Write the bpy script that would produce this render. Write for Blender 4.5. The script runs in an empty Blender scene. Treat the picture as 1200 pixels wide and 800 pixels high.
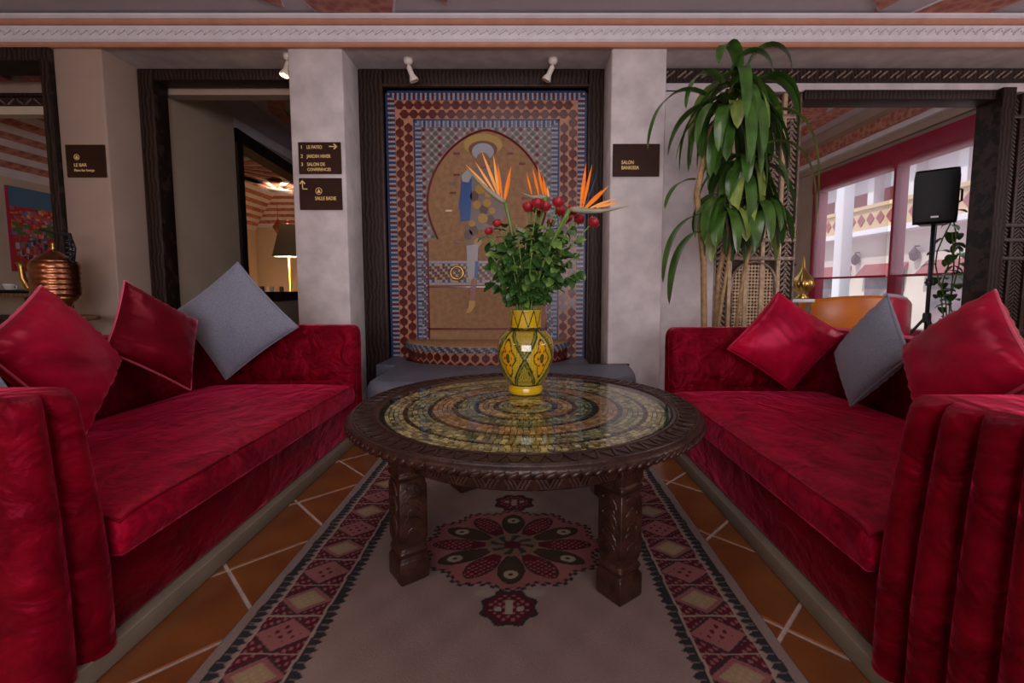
import bpy, bmesh, math, random
import numpy as np
from mathutils import Vector, Matrix, noise as mnoise

R = math.radians
PI = math.pi
SC = bpy.context.scene
COL = SC.collection
rnd = random.Random(7)

# ------------------------------------------------------------------ camera
CAM_Z, PITCH, FPX, PPX, PPY = 0.92, R(4.75), 540.0, 615.0, 383.0
cam_d = bpy.data.cameras.new('camera')
cam_d.sensor_width = 36.0
cam_d.lens = FPX / 1200 * 36
cam_d.shift_x = -(PPX - 600) / 1200
cam_d.shift_y = (PPY - 400) / 1200
cam_d.clip_start = 0.02
cam = bpy.data.objects.new('camera', cam_d)
cam.location = (0, 0, CAM_Z)
cam.rotation_euler = (R(90) - PITCH, 0, 0)
COL.objects.link(cam)
SC.camera = cam

# ------------------------------------------------------------------ world, sun, large lights, exposure
SC.view_settings.view_transform = 'Standard'
SC.view_settings.look = 'None'
SC.view_settings.gamma = 1.0
SC.view_settings.exposure = 0.12
SC.view_settings.use_curve_mapping = False
w = bpy.data.worlds.new('sky')
SC.world = w
w.use_nodes = True
w.node_tree.nodes['Background'].inputs[0].default_value = (0.80, 0.86, 0.95, 1)
w.node_tree.nodes['Background'].inputs[1].default_value = 1.25


def lamp(name, kind, loc, target, energy, color, size=1.0, size_y=None, spot=None):
    d = bpy.data.lights.new(name, kind)
    d.energy = energy
    d.color = color
    if kind == 'AREA':
        d.shape = 'RECTANGLE' if size_y else 'SQUARE'
        d.size = size
        if size_y:
            d.size_y = size_y
    elif kind == 'SPOT':
        d.spot_size = spot or R(60)
        d.spot_blend = 0.6
        d.shadow_soft_size = size
    elif kind == 'POINT':
        d.shadow_soft_size = size
    elif kind == 'SUN':
        d.angle = size
    o = bpy.data.objects.new(name, d)
    o.location = loc
    v = Vector(target) - Vector(loc)
    o.rotation_euler = v.to_track_quat('-Z', 'Y').to_euler()
    COL.objects.link(o)
    return o


lamp('sun_offscreen', 'SUN', (0, 10, 20), (9, 12, 8), 3.2, (1.0, 0.95, 0.88), R(2))
lamp('ceiling_lamp_offscreen', 'AREA', (-0.1, 2.1, 2.82), (-0.1, 2.1, 0), 14, (1.0, 0.90, 0.90), 1.6, 1.0)
lamp('window_behind_offscreen', 'AREA', (0.3, -3.1, 1.45), (0.1, 3.5, 1.50), 128, (0.98, 0.91, 0.98), 3.4, 1.2)
lamp('window_right_offscreen', 'AREA', (5.9, 0.9, 1.75), (-0.5, 1.5, 1.0), 52, (1.0, 0.86, 0.92), 2.6, 1.7)
lamp('lobby_lamp_offscreen', 'AREA', (-3.4, -1.3, 2.80), (-0.9, 1.4, 0.6), 24, (1.0, 0.62, 0.36), 0.6, 0.6)


# ------------------------------------------------------------------ helpers
def at(px, py, Y):
    """point on the plane y = Y that a pixel of the photograph looks at (measuring aid)"""
    u, v = (px - PPX) / FPX, (PPY - py) / FPX
    d = Vector((u, math.cos(PITCH) + math.sin(PITCH) * v, -math.sin(PITCH) + math.cos(PITCH) * v))
    return Vector((0, 0, CAM_Z)) + d * (Y / d.y)


def mat(name, color, rough=0.5, metal=0.0, var=None, bump=None, attr=False, sheen=None, coat=0.0,
        emit=None, spec=0.5, tex='NOISE', color2=None):
    m = bpy.data.materials.new(name)
    m.use_nodes = True
    nt = m.node_tree
    b = nt.nodes['Principled BSDF']
    b.inputs['Roughness'].default_value = rough
    b.inputs['Metallic'].default_value = metal
    b.inputs['Specular IOR Level'].default_value = spec
    b.inputs['Base Color'].default_value = (*color, 1)
    if coat:
        b.inputs['Coat Weight'].default_value = coat
        b.inputs['Coat Roughness'].default_value = 0.05
    if sheen:
        b.inputs['Sheen Weight'].default_value = sheen[0]
        b.inputs['Sheen Roughness'].default_value = sheen[1]
        b.inputs['Sheen Tint'].default_value = (*sheen[2], 1)
    if emit:
        b.inputs['Emission Color'].default_value = (*emit[0], 1)
        b.inputs['Emission Strength'].default_value = emit[1]
    tc = nt.nodes.new('ShaderNodeTexCoord')
    src = None
    if attr:
        a = nt.nodes.new('ShaderNodeAttribute')
        a.attribute_name = 'Col'
        src = a.outputs['Color']
    if var:
        sc, amt = var[0], var[1]
        if tex == 'NOISE':
            n = nt.nodes.new('ShaderNodeTexNoise')
            n.inputs['Scale'].default_value = sc
            n.inputs['Detail'].default_value = 6
            fac = n.outputs['Fac']
        elif tex == 'WAVE':
            n = nt.nodes.new('ShaderNodeTexWave')
            n.inputs['Scale'].default_value = sc
            n.inputs['Distortion'].default_value = 6
            n.inputs['Detail'].default_value = 3
            fac = n.outputs['Fac']
        else:
            n = nt.nodes.new('ShaderNodeTexVoronoi')
            n.inputs['Scale'].default_value = sc
            fac = n.outputs['Distance']
        nt.links.new(tc.outputs['Object'], n.inputs['Vector'])
        mx = nt.nodes.new('ShaderNodeMix')
        mx.data_type = 'RGBA'
        rmp = nt.nodes.new('ShaderNodeMapRange')
        rmp.inputs[1].default_value = 0.3
        rmp.inputs[2].default_value = 0.7
        nt.links.new(fac, rmp.inputs[0])
        nt.links.new(rmp.outputs[0], mx.inputs[0])
        if src is None:
            lo = tuple(c * (1 - amt) for c in color)
            hi = color2 if color2 else tuple(min(1, c * (1 + amt)) for c in color)
            mx.inputs[6].default_value = (*(color if color2 else lo), 1)
            mx.inputs[7].default_value = (*hi, 1)
        else:
            mul = nt.nodes.new('ShaderNodeMix')
            mul.data_type = 'RGBA'
            mul.blend_type = 'MULTIPLY'
            mul.inputs[0].default_value = amt
            nt.links.new(src, mul.inputs[6])
            nt.links.new(rmp.outputs[0], mul.inputs[7])
            nt.links.new(src, mx.inputs[6])
            nt.links.new(mul.outputs[2], mx.inputs[7])
        src = mx.outputs[2]
    if src is not None:
        nt.links.new(src, b.inputs['Base Color'])
    if bump:
        n = nt.nodes.new('ShaderNodeTexNoise')
        n.inputs['Scale'].default_value = bump[0]
        n.inputs['Detail'].default_value = 5
        nt.links.new(tc.outputs['Object'], n.inputs['Vector'])
        bp = nt.nodes.new('ShaderNodeBump')
        bp.inputs['Strength'].default_value = bump[1]
        bp.inputs['Distance'].default_value = bump[2] if len(bump) > 2 else 0.01
        nt.links.new(n.outputs['Fac'], bp.inputs['Height'])
        nt.links.new(bp.outputs['Normal'], b.inputs['Normal'])
    return m


def velvet(name, base, tint, damask=False, crush=9.0, sat=False):
    m = bpy.data.materials.new(name)
    m.use_nodes = True
    nt = m.node_tree
    N, L = nt.nodes, nt.links
    b = N['Principled BSDF']
    tc = N.new('ShaderNodeTexCoord')
    n1 = N.new('ShaderNodeTexNoise')
    n1.inputs['Scale'].default_value = crush
    n1.inputs['Detail'].default_value = 8
    n1.inputs['Roughness'].default_value = 0.65
    n1.inputs['Distortion'].default_value = 0.8
    mp = N.new('ShaderNodeMapping')
    mp.inputs['Scale'].default_value = (1.0, 0.55, 1.0)
    L.new(tc.outputs['Object'], mp.inputs[0])
    L.new(mp.outputs[0], n1.inputs['Vector'])
    mr = N.new('ShaderNodeMapRange')
    mr.inputs[1].default_value = 0.3
    mr.inputs[2].default_value = 0.72
    L.new(n1.outputs['Fac'], mr.inputs[0])
    fac = mr.outputs[0]
    if damask:
        v = N.new('ShaderNodeTexWave')
        v.wave_type = 'RINGS'
        v.inputs['Scale'].default_value = 3.4
        v.inputs['Distortion'].default_value = 14
        v.inputs['Detail'].default_value = 2.0
        v.inputs['Detail Scale'].default_value = 3.2
        L.new(tc.outputs['Object'], v.inputs['Vector'])
        st = N.new('ShaderNodeMapRange')
        st.inputs[1].default_value = 0.46
        st.inputs[2].default_value = 0.58
        st.inputs[4].default_value = 0.30
        L.new(v.outputs['Fac'], st.inputs[0])
        ad = N.new('ShaderNodeMath')
        ad.operation = 'ADD'
        ad.use_clamp = True
        L.new(fac, ad.inputs[0])
        L.new(st.outputs[0], ad.inputs[1])
        fac = ad.outputs[0]
    mx = N.new('ShaderNodeMix')
    mx.data_type = 'RGBA'
    mx.inputs[6].default_value = (*(c * 0.35 for c in base), 1)
    mx.inputs[7].default_value = (*(min(1, c * 1.55) for c in base), 1)
    L.new(fac, mx.inputs[0])
    L.new(mx.outputs[2], b.inputs['Base Color'])
    b.inputs['Roughness'].default_value = 0.32 if sat else 0.46
    b.inputs['Specular IOR Level'].default_value = 0.55 if sat else 0.42
    b.inputs['Specular Tint'].default_value = (*tint, 1)
    b.inputs['Sheen Weight'].default_value = 0.6
    b.inputs['Sheen Roughness'].default_value = 0.32
    b.inputs['Sheen Tint'].default_value = (*tint, 1)
    bp = N.new('ShaderNodeBump')
    bp.inputs['Strength'].default_value = 0.25 if sat else 0.6
    bp.inputs['Distance'].default_value = 0.045
    n2 = N.new('ShaderNodeTexNoise')
    n2.inputs['Scale'].default_value = crush * 3.1
    n2.inputs['Detail'].default_value = 6
    n2.inputs['Distortion'].default_value = 1.6
    mp2 = N.new('ShaderNodeMapping')
    mp2.inputs['Scale'].default_value = (0.45, 1.0, 0.8)
    mp2.inputs['Rotation'].default_value = (0, 0, 0.6)
    L.new(tc.outputs['Object'], mp2.inputs[0])
    L.new(mp2.outputs[0], n2.inputs['Vector'])
    mh = N.new('ShaderNodeMath')
    mh.operation = 'MULTIPLY_ADD'
    mh.inputs[1].default_value = 0.10
    L.new(n2.outputs['Fac'], mh.inputs[0])
    n3 = N.new('ShaderNodeTexNoise')
    n3.inputs['Scale'].default_value = crush * 0.9
    n3.inputs['Detail'].default_value = 2.5
    n3.inputs['Distortion'].default_value = 1.2
    L.new(mp.outputs[0], n3.inputs['Vector'])
    L.new(n3.outputs['Fac'], mh.inputs[2])
    L.new(mh.outputs[0], bp.inputs['Height'])
    L.new(bp.outputs['Normal'], b.inputs['Normal'])
    return m


def pane_mat(name, tint, refl=1.0, ior=1.5):
    m = bpy.data.materials.new(name)
    m.use_nodes = True
    nt = m.node_tree
    nt.nodes.clear()
    out = nt.nodes.new('ShaderNodeOutputMaterial')
    mx = nt.nodes.new('ShaderNodeMixShader')
    tr = nt.nodes.new('ShaderNodeBsdfTransparent')
    tr.inputs[0].default_value = (*tint, 1)
    gl = nt.nodes.new('ShaderNodeBsdfGlossy')
    gl.inputs['Roughness'].default_value = 0.015
    fr = nt.nodes.new('ShaderNodeFresnel')
    fr.inputs['IOR'].default_value = ior
    mu = nt.nodes.new('ShaderNodeMath')
    mu.operation = 'MULTIPLY'
    mu.inputs[1].default_value = refl
    nt.links.new(fr.outputs[0], mu.inputs[0])
    ge = nt.nodes.new('ShaderNodeNewGeometry')
    inv = nt.nodes.new('ShaderNodeMath')
    inv.operation = 'SUBTRACT'
    inv.inputs[0].default_value = 1.0
    nt.links.new(ge.outputs['Backfacing'], inv.inputs[1])
    m2 = nt.nodes.new('ShaderNodeMath')
    m2.operation = 'MULTIPLY'
    nt.links.new(mu.outputs[0], m2.inputs[0])
    nt.links.new(inv.outputs[0], m2.inputs[1])
    nt.links.new(m2.outputs[0], mx.inputs[0])
    nt.links.new(tr.outputs[0], mx.inputs[1])
    nt.links.new(gl.outputs[0], mx.inputs[2])
    nt.links.new(mx.outputs[0], out.inputs[0])
    return m


def screen_mat(name, color, open_):
    m = bpy.data.materials.new(name)
    m.use_nodes = True
    nt = m.node_tree
    nt.nodes.clear()
    out = nt.nodes.new('ShaderNodeOutputMaterial')
    mx = nt.nodes.new('ShaderNodeMixShader')
    mx.inputs[0].default_value = 1 - open_
    tr = nt.nodes.new('ShaderNodeBsdfTransparent')
    df = nt.nodes.new('ShaderNodeBsdfTranslucent')
    df.inputs[0].default_value = (*color, 1)
    nt.links.new(tr.outputs[0], mx.inputs[1])
    nt.links.new(df.outputs[0], mx.inputs[2])
    nt.links.new(mx.outputs[0], out.inputs[0])
    return m


MT = {}
MT['plaster'] = mat('plaster', (0.56, 0.50, 0.50), 0.7, var=(7, 0.16), bump=(18, 0.25, 0.01))
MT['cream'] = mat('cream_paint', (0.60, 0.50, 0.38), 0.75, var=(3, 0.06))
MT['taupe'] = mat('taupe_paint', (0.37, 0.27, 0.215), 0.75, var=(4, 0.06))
MT['ceil'] = mat('ceiling_paint', (0.50, 0.46, 0.50), 0.7, var=(3, 0.06))
MT['white'] = mat('white_stucco', (0.70, 0.66, 0.70), 0.6, var=(9, 0.06))
MT['orange'] = mat('terracotta_stripe', (0.50, 0.225, 0.135), 0.6, var=(9, 0.1))
MT['redpanel'] = mat('carved_red_panel', (0.36, 0.10, 0.08), 0.6, var=(14, 0.1), tex='VORONOI', color2=(0.52, 0.24, 0.17), bump=(40, 0.6, 0.01))
MT['wood'] = mat('dark_carved_wood', (0.034, 0.016, 0.011), 0.42, var=(22, 0.45), bump=(60, 0.35, 0.006), spec=0.35)
MT['woodtop'] = mat('table_wood', (0.030, 0.011, 0.007), 0.32, var=(26, 0.5), bump=(90, 0.4, 0.005), spec=0.32)
MT['frame'] = mat('dark_frame_wood', (0.024, 0.013, 0.010), 0.55, var=(10, 0.5), tex='WAVE', bump=(50, 0.25, 0.006), spec=0.22)
MT['silverwood'] = mat('worn_carved_wood', (0.22, 0.16, 0.12), 0.35, metal=0.3, var=(30, 0.5), bump=(80, 0.4, 0.006))
MT['goldwood'] = mat('pale_gilded_wood', (0.50, 0.36, 0.22), 0.4, metal=0.2, var=(20, 0.3))
MT['terracotta'] = mat('terracotta_tile', (0.115, 0.032, 0.010), 0.28, var=(5, 0.35), color2=(0.19, 0.062, 0.016), bump=(8, 0.1, 0.01))
MT['grout'] = mat('grout', (0.36, 0.27, 0.22), 0.8, var=(30, 0.2))
MT['velvet'] = velvet('crimson_velvet', (0.125, 0.001, 0.006), (1.0, 0.05, 0.15))
MT['damask'] = velvet('crimson_damask', (0.20, 0.002, 0.013), (1.0, 0.05, 0.17), damask=True)
MT['cushred'] = velvet('satin_crimson_velvet', (0.34, 0.004, 0.026), (1.0, 0.10, 0.22), crush=4, sat=True)
MT['cushdark'] = velvet('deep_crimson_satin', (0.11, 0.001, 0.008), (1.0, 0.10, 0.16), crush=4, sat=True)
MT['piping'] = mat('pink_piping', (0.55, 0.06, 0.12), 0.5, sheen=(0.5, 0.3, (1, 0.5, 0.6)))
MT['grey'] = mat('blue_grey_linen', (0.17, 0.18, 0.23), 0.85, var=(160, 0.2), bump=(220, 0.3, 0.003), sheen=(0.3, 0.4, (0.8, 0.85, 1)))
MT['plinth'] = mat('taupe_plinth', (0.16, 0.125, 0.085), 0.6, var=(8, 0.1))
MT['stone'] = mat('beige_stone', (0.46, 0.40, 0.32), 0.6, var=(10, 0.2))
MT['leather'] = mat('slate_leather', (0.085, 0.09, 0.12), 0.45, var=(30, 0.15), bump=(60, 0.15, 0.004))
MT['glaze'] = mat('glazed_tile', (0.5, 0.5, 0.5), 0.30, attr=True, spec=0.3, var=(40, 0.3), bump=(55, 0.12, 0.004))
MT['stonemosaic'] = mat('stone_tesserae', (0.5, 0.5, 0.5), 0.3, attr=True, var=(90, 0.5), bump=(90, 0.2, 0.003))
MT['browntile'] = mat('brown_glazed_tile', (0.085, 0.014, 0.010), 0.25, spec=0.35, var=(20, 0.4), bump=(50, 0.15, 0.004))
MT['tan'] = mat('tan_mosaic', (0.27, 0.150, 0.075), 0.6, spec=0.15, var=(26, 0.18), bump=(110, 0.25, 0.003))
MT['lattice'] = mat('tan_lattice_tile', (0.40, 0.185, 0.11), 0.32, spec=0.3, var=(30, 0.2), bump=(60, 0.15, 0.004))
MT['redline'] = mat('maroon_tile_line', (0.13, 0.012, 0.014), 0.2, coat=0.3)
MT['rug'] = mat('wool_rug', (0.5, 0.5, 0.5), 0.95, attr=True, var=(140, 0.35), bump=(300, 0.5, 0.003), spec=0.1)
MT['vase'] = mat('yellow_glaze', (0.7, 0.45, 0.02), 0.10, attr=True, coat=0.6, var=(60, 0.25))
MT['paint'] = mat('painted_canvas', (0.5, 0.5, 0.5), 0.5, attr=True, bump=(60, 0.3, 0.004))
MT['leaf'] = mat('rose_leaf', (0.035, 0.095, 0.018), 0.38, var=(25, 0.5), spec=0.5)
MT['leaf2'] = mat('young_leaf', (0.12, 0.22, 0.035), 0.40, var=(25, 0.4))
MT['stem'] = mat('green_stem', (0.13, 0.21, 0.04), 0.45, var=(25, 0.3))
MT['drac'] = mat('corn_plant_leaf', (0.050, 0.125, 0.018), 0.28, var=(9, 0.45), coat=0.2)
MT['drac2'] = mat('corn_plant_pale_leaf', (0.25, 0.34, 0.07), 0.35, var=(9, 0.4))
MT['cane'] = mat('pale_cane', (0.34, 0.21, 0.09), 0.6, var=(30, 0.35), bump=(40, 0.4, 0.01))
MT['petal'] = mat('orange_petal', (0.90, 0.16, 0.004), 0.5, spec=0.2, var=(18, 0.2), color2=(0.95, 0.28, 0.01))
MT['petalpale'] = mat('pale_orange_petal', (0.92, 0.30, 0.02), 0.5, spec=0.2, var=(18, 0.2), color2=(0.95, 0.50, 0.16))
MT['spathe'] = mat('spathe_green', (0.14, 0.22, 0.12), 0.4, var=(14, 0.4), color2=(0.36, 0.27, 0.20))
MT['bluepetal'] = mat('blue_petal', (0.03, 0.04, 0.12), 0.4)
MT['rose'] = mat('red_rose', (0.34, 0.006, 0.014), 0.5, var=(40, 0.4), sheen=(0.3, 0.4, (1, 0.4, 0.4)))
MT['brass'] = mat('brass', (0.50, 0.32, 0.09), 0.28, metal=1.0, var=(20, 0.15))
MT['copper'] = mat('copper', (0.36, 0.14, 0.07), 0.28, metal=1.0, var=(20, 0.3), bump=(40, 0.3, 0.006))
MT['signbrown'] = mat('dark_brown_sign', (0.034, 0.012, 0.008), 0.5, var=(4, 0.3), spec=0.15)
MT['gold'] = mat('gold_lettering', (0.85, 0.62, 0.24), 0.5)
MT['dullgold'] = mat('dim_gold_lettering', (0.36, 0.24, 0.07), 0.5)
MT['black'] = mat('black_plastic', (0.012, 0.012, 0.014), 0.45, bump=(200, 0.3, 0.002))
MT['grille'] = mat('black_grille', (0.02, 0.02, 0.022), 0.6, bump=(400, 0.5, 0.002))
MT['silver'] = mat('silver_print', (0.5, 0.5, 0.52), 0.3, metal=0.6)
MT['spotwhite'] = mat('white_spot_metal', (0.72, 0.66, 0.58), 0.35)
MT['bulb'] = mat('lit_bulb', (1, 0.8, 0.5), 0.4, emit=((1.0, 0.55, 0.2), 6.0))
MT['redframe'] = mat('crimson_window_frame', (0.30, 0.008, 0.035), 0.5, var=(5, 0.15))
MT['orangechair'] = mat('orange_leather', (0.62, 0.16, 0.008), 0.35, var=(6, 0.15))
MT['pinkchair'] = mat('crimson_leather', (0.46, 0.018, 0.06), 0.4, var=(6, 0.15))
MT['paleedge'] = mat('pale_edge', (0.45, 0.42, 0.50), 0.4)
MT['ochre'] = mat('ochre_stucco', (0.62, 0.45, 0.24), 0.8, var=(2, 0.12))
MT['facade'] = mat('pale_facade', (0.62, 0.53, 0.47), 0.8, var=(1.5, 0.08))
MT['facwhite'] = mat('white_facade', (0.78, 0.76, 0.80), 0.8)
MT['shutter'] = mat('brick_red_panel', (0.26, 0.055, 0.05), 0.7, var=(3, 0.2))
MT['shopglass'] = mat('dark_shop_glass', (0.10, 0.09, 0.10), 0.2, var=(2, 0.6), color2=(0.30, 0.20, 0.22))
MT['ground'] = mat('paving', (0.42, 0.38, 0.34), 0.9, var=(3, 0.15))
MT['shade'] = mat('lamp_shade', (0.13, 0.12, 0.08), 0.8, var=(40, 0.1))
MT['tablewood'] = mat('brown_wood', (0.16, 0.075, 0.035), 0.4, var=(8, 0.3), tex='WAVE')
MT['china'] = mat('white_china', (0.75, 0.72, 0.68), 0.2)
MT['glassware'] = pane_mat('glassware', (0.9, 0.93, 0.92))
MT['tableglass'] = pane_mat('table_glass', (0.93, 0.96, 0.94), 1.0, 1.75)
MT['winglass'] = pane_mat('window_glass', (0.96, 0.97, 1.0), 0.5)
MT['blind'] = screen_mat('sheer_roller_blind', (0.85, 0.62, 0.68), 0.80)
MT['purple'] = mat('purple_seat', (0.16, 0.02, 0.12), 0.6)
MT['soil'] = mat('soil', (0.05, 0.03, 0.02), 0.9)
MT['pot'] = mat('clay_pot', (0.30, 0.12, 0.06), 0.6, var=(10, 0.2))
MT['tree'] = mat('outdoor_foliage', (0.10, 0.16, 0.07), 0.7, var=(6, 0.6))


class MB:
    def __init__(s):
        s.v, s.f, s.c = [], [], []

    def add(s, vs, fs, col=(1, 1, 1)):
        n = len(s.v)
        s.v.extend(tuple(p) for p in vs)
        s.c.extend([col] * len(vs))
        s.f.extend(tuple(i + n for i in f) for f in fs)
        return s

    def box(s, x0, x1, y0, y1, z0, z1, col=(1, 1, 1)):
        vs = [(x, y, z) for z in (z0, z1) for y in (y0, y1) for x in (x0, x1)]
        return s.add(vs, [(0, 2, 3, 1), (4, 5, 7, 6), (0, 1, 5, 4), (2, 6, 7, 3), (0, 4, 6, 2), (1, 3, 7, 5)], col)

    def obox(s, c, a, b, d, col=(1, 1, 1)):
        """box from centre and three half-axis vectors"""
        c, a, b, d = Vector(c), Vector(a), Vector(b), Vector(d)
        vs = [c + a * i + b * j + d * k for k in (-1, 1) for j in (-1, 1) for i in (-1, 1)]
        return s.add(vs, [(0, 2, 3, 1), (4, 5, 7, 6), (0, 1, 5, 4), (2, 6, 7, 3), (0, 4, 6, 2), (1, 3, 7, 5)], col)

    def prism(s, pts, off, col=(1, 1, 1)):
        off = Vector(off)
        n = len(pts)
        a = [Vector(p) for p in pts]
        vs = a + [p + off for p in a]
        fs = [tuple(range(n - 1, -1, -1)), tuple(range(n, 2 * n))]
        fs += [(i, (i + 1) % n, n + (i + 1) % n, n + i) for i in range(n)]
        return s.add(vs, fs, col)

    def outline(s, pts, layers, col=(1, 1, 1)):
        """closed 2d outline (counter-clockwise) lofted through layers of (z, inset)"""
        n = len(pts)
        P = [Vector(p) for p in pts]
        nor = []
        for i in range(n):
            t = (P[(i + 1) % n] - P[i - 1])
            if t.length < 1e-9:
                t = Vector((1, 0))
            t.normalize()
            nor.append(Vector((-t.y, t.x)))
        vs, fs = [], []
        for z, ins in layers:
            vs += [(p.x + q.x * ins, p.y + q.y * ins, z) for p, q in zip(P, nor)]
        for k in range(len(layers) - 1):
            for i in range(n):
                j = (i + 1) % n
                fs.append((k * n + i, k * n + j, (k + 1) * n + j, (k + 1) * n + i))
        fs.append(tuple(range(n - 1, -1, -1)))
        fs.append(tuple(range((len(layers) - 1) * n, len(layers) * n)))
        return s.add(vs, fs, col)

    def lathe(s, prof, c=(0, 0, 0), seg=32, col=(1, 1, 1), a0=0.0, rot=None, cap=True):
        vs, fs = [], []
        for r, z in prof:
            for i in range(seg):
                a = a0 + 2 * PI * i / seg
                vs.append(Vector((r * math.cos(a), r * math.sin(a), z)))
        n = len(prof)
        for k in range(n - 1):
            for i in range(seg):
                j = (i + 1) % seg
                fs.append((k * seg + i, k * seg + j, (k + 1) * seg + j, (k + 1) * seg + i))
        if cap:
            fs.append(tuple(range(seg - 1, -1, -1)))
            fs.append(tuple(range((n - 1) * seg, n * seg)))
        if rot is not None:
            vs = [rot @ v for v in vs]
        c = Vector(c)
        return s.add([v + c for v in vs], fs, col)

    def tube(s, path, r, seg=8, col=(1, 1, 1), closed=False):
        P = [Vector(p) for p in path]
        n = len(P)
        rs = r if isinstance(r, (list, tuple)) else [r] * n
        t0 = (P[1] - P[0]).normalized()
        up = Vector((0, 0, 1)) if abs(t0.z) < 0.9 else Vector((1, 0, 0))
        a = t0.cross(up).normalized()
        vs, fs = [], []
        for i in range(n):
            if closed:
                t = (P[(i + 1) % n] - P[i - 1]).normalized()
            else:
                t = (P[min(i + 1, n - 1)] - P[max(i - 1, 0)]).normalized()
            a = (a - t * a.dot(t)).normalized()
            b = t.cross(a)
            for k in range(seg):
                q = 2 * PI * k / seg
                vs.append(P[i] + (a * math.cos(q) + b * math.sin(q)) * rs[i])
        m = n if closed else n - 1
        for i in range(m):
            for k in range(seg):
                l = (k + 1) % seg
                j = (i + 1) % n
                fs.append((i * seg + k, i * seg + l, j * seg + l, j * seg + k))
        if not closed:
            fs.append(tuple(range(seg - 1, -1, -1)))
            fs.append(tuple(range((n - 1) * seg, n * seg)))
        return s.add(vs, fs, col)

    def grid(s, nu, nv, fn, col=(1, 1, 1), wrap=False):
        vs = [fn(i / (nu - 1), j / (nv - 1)) for j in range(nv) for i in range(nu)]
        fs = [(j * nu + i, j * nu + i + 1, (j + 1) * nu + i + 1, (j + 1) * nu + i) for j in range(nv - 1) for i in range(nu - 1)]
        return s.add(vs, fs, col)

    def sphere(s, c, r, seg=10, rings=6, col=(1, 1, 1), axes=None):
        prof = [(math.sin(PI * k / rings), -math.cos(PI * k / rings)) for k in range(rings + 1)]
        prof[0] = (0.01, -1)
        prof[-1] = (0.01, 1)
        if axes is None:
            axes = Matrix.Diagonal((r, r, r)) if not isinstance(r, (tuple, list)) else Matrix.Diagonal(r)
        return s.lathe(prof, c, seg, col, rot=axes)

    def mesh(s, name, origin=(0, 0, 0), smooth=False, color=False):
        o = Vector(origin)
        me = bpy.data.meshes.new(name)
        me.from_pydata([(p[0] - o.x, p[1] - o.y, p[2] - o.z) for p in s.v], [], s.f)
        if color:
            at_ = me.color_attributes.new('Col', 'FLOAT_COLOR', 'POINT')
            arr = np.ones((len(s.v), 4), dtype=np.float32)
            arr[:, :3] = np.array(s.c, dtype=np.float32)
            at_.data.foreach_set('color', arr.ravel())
        if smooth:
            me.polygons.foreach_set('use_smooth', [True] * len(me.polygons))
        me.update()
        return me

    def bounds(s):
        a = np.array(s.v)
        return a.min(0), a.max(0)


WLOC = {}


def tag(o, label=None, cat=None, group=None, kind=None):
    for k, val in (('label', label), ('category', cat), ('group', group), ('kind', kind)):
        if val:
            o[k] = val
    return o


def thing(name, loc, label=None, cat=None, group=None, kind=None):
    o = bpy.data.objects.new(name, None)
    o.empty_display_size = 0.05
    COL.objects.link(o)
    o.location = loc
    WLOC[o.name] = Vector(loc)
    return tag(o, label, cat, group, kind)


def obj(name, mb, m, parent=None, smooth=False, color=False, bev=0.0, seg=2, auto=None, sub=0, fix=False):
    lo, hi = mb.bounds()
    org = Vector(((lo[0] + hi[0]) / 2, (lo[1] + hi[1]) / 2, lo[2] if parent is None else (lo[2] + hi[2]) / 2))
    me = mb.mesh(name, org, smooth, color)
    if fix:
        bm = bmesh.new()
        bm.from_mesh(me)
        bmesh.ops.recalc_face_normals(bm, faces=bm.faces)
        bm.to_mesh(me)
        bm.free()
    me.materials.append(MT[m])
    o = bpy.data.objects.new(name, me)
    COL.objects.link(o)
    WLOC[o.name] = org
    if parent is not None:
        o.parent = parent
        o.location = org - WLOC[parent.name]
    else:
        o.location = org
    if bev:
        b = o.modifiers.new('bevel', 'BEVEL')
        b.width = bev
        b.segments = seg
        b.limit_method = 'ANGLE'
        if seg > 1:
            me.polygons.foreach_set('use_smooth', [True] * len(me.polygons))
            b.harden_normals = False
    if sub:
        q = o.modifiers.new('sub', 'SUBSURF')
        q.levels = sub
        q.render_levels = sub
    return o


def inst(name, me, parent, loc, rot=None, scale=1.0, m=None):
    """child that shares mesh data; loc in world space, parent unrotated"""
    o = bpy.data.objects.new(name, me)
    COL.objects.link(o)
    WLOC[o.name] = Vector(loc)
    o.parent = parent
    q = Matrix.Translation(Vector(loc) - (WLOC[parent.name] if parent is not None else Vector((0, 0, 0))))
    if rot is not None:
        q = q @ rot.to_4x4()
    sc = scale if isinstance(scale, (tuple, list)) else (scale,) * 3
    o.matrix_local = q @ Matrix.Diagonal((*sc, 1))
    return o


def shared(name, mb, m, smooth=False):
    me = mb.mesh(name, (0, 0, 0), smooth)
    me.materials.append(MT[m])
    return me


def frame_of(z, x=Vector((1, 0, 0))):
    """3x3 matrix whose local z is the given direction"""
    z = Vector(z).normalized()
    x = Vector(x)
    if abs(x.normalized().dot(z)) > 0.98:
        x = Vector((0, 1, 0))
    y = z.cross(x).normalized()
    x = y.cross(z)
    return Matrix((x, y, z)).transposed()


def text_part(parent, body, size, loc, m, name='lettering', align='LEFT', stretch=1.0, rz=0.0):
    cu = bpy.data.curves.new('text', 'FONT')
    cu.body = body
    cu.size = size
    cu.align_x = align
    cu.extrude = 0.0012
    cu.offset = size * 0.012
    t = bpy.data.objects.new('text', cu)
    COL.objects.link(t)
    dg = bpy.context.evaluated_depsgraph_get()
    me = bpy.data.meshes.new_from_object(t.evaluated_get(dg))
    bpy.data.objects.remove(t)
    me.name = name
    me.materials.clear()
    me.materials.append(MT[m])
    o = inst(name, me, parent, loc, (Matrix.Rotation(rz, 3, 'Z') @ Matrix.Rotation(PI / 2, 3, 'X')), (stretch, 1, 1))
    return o


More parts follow.
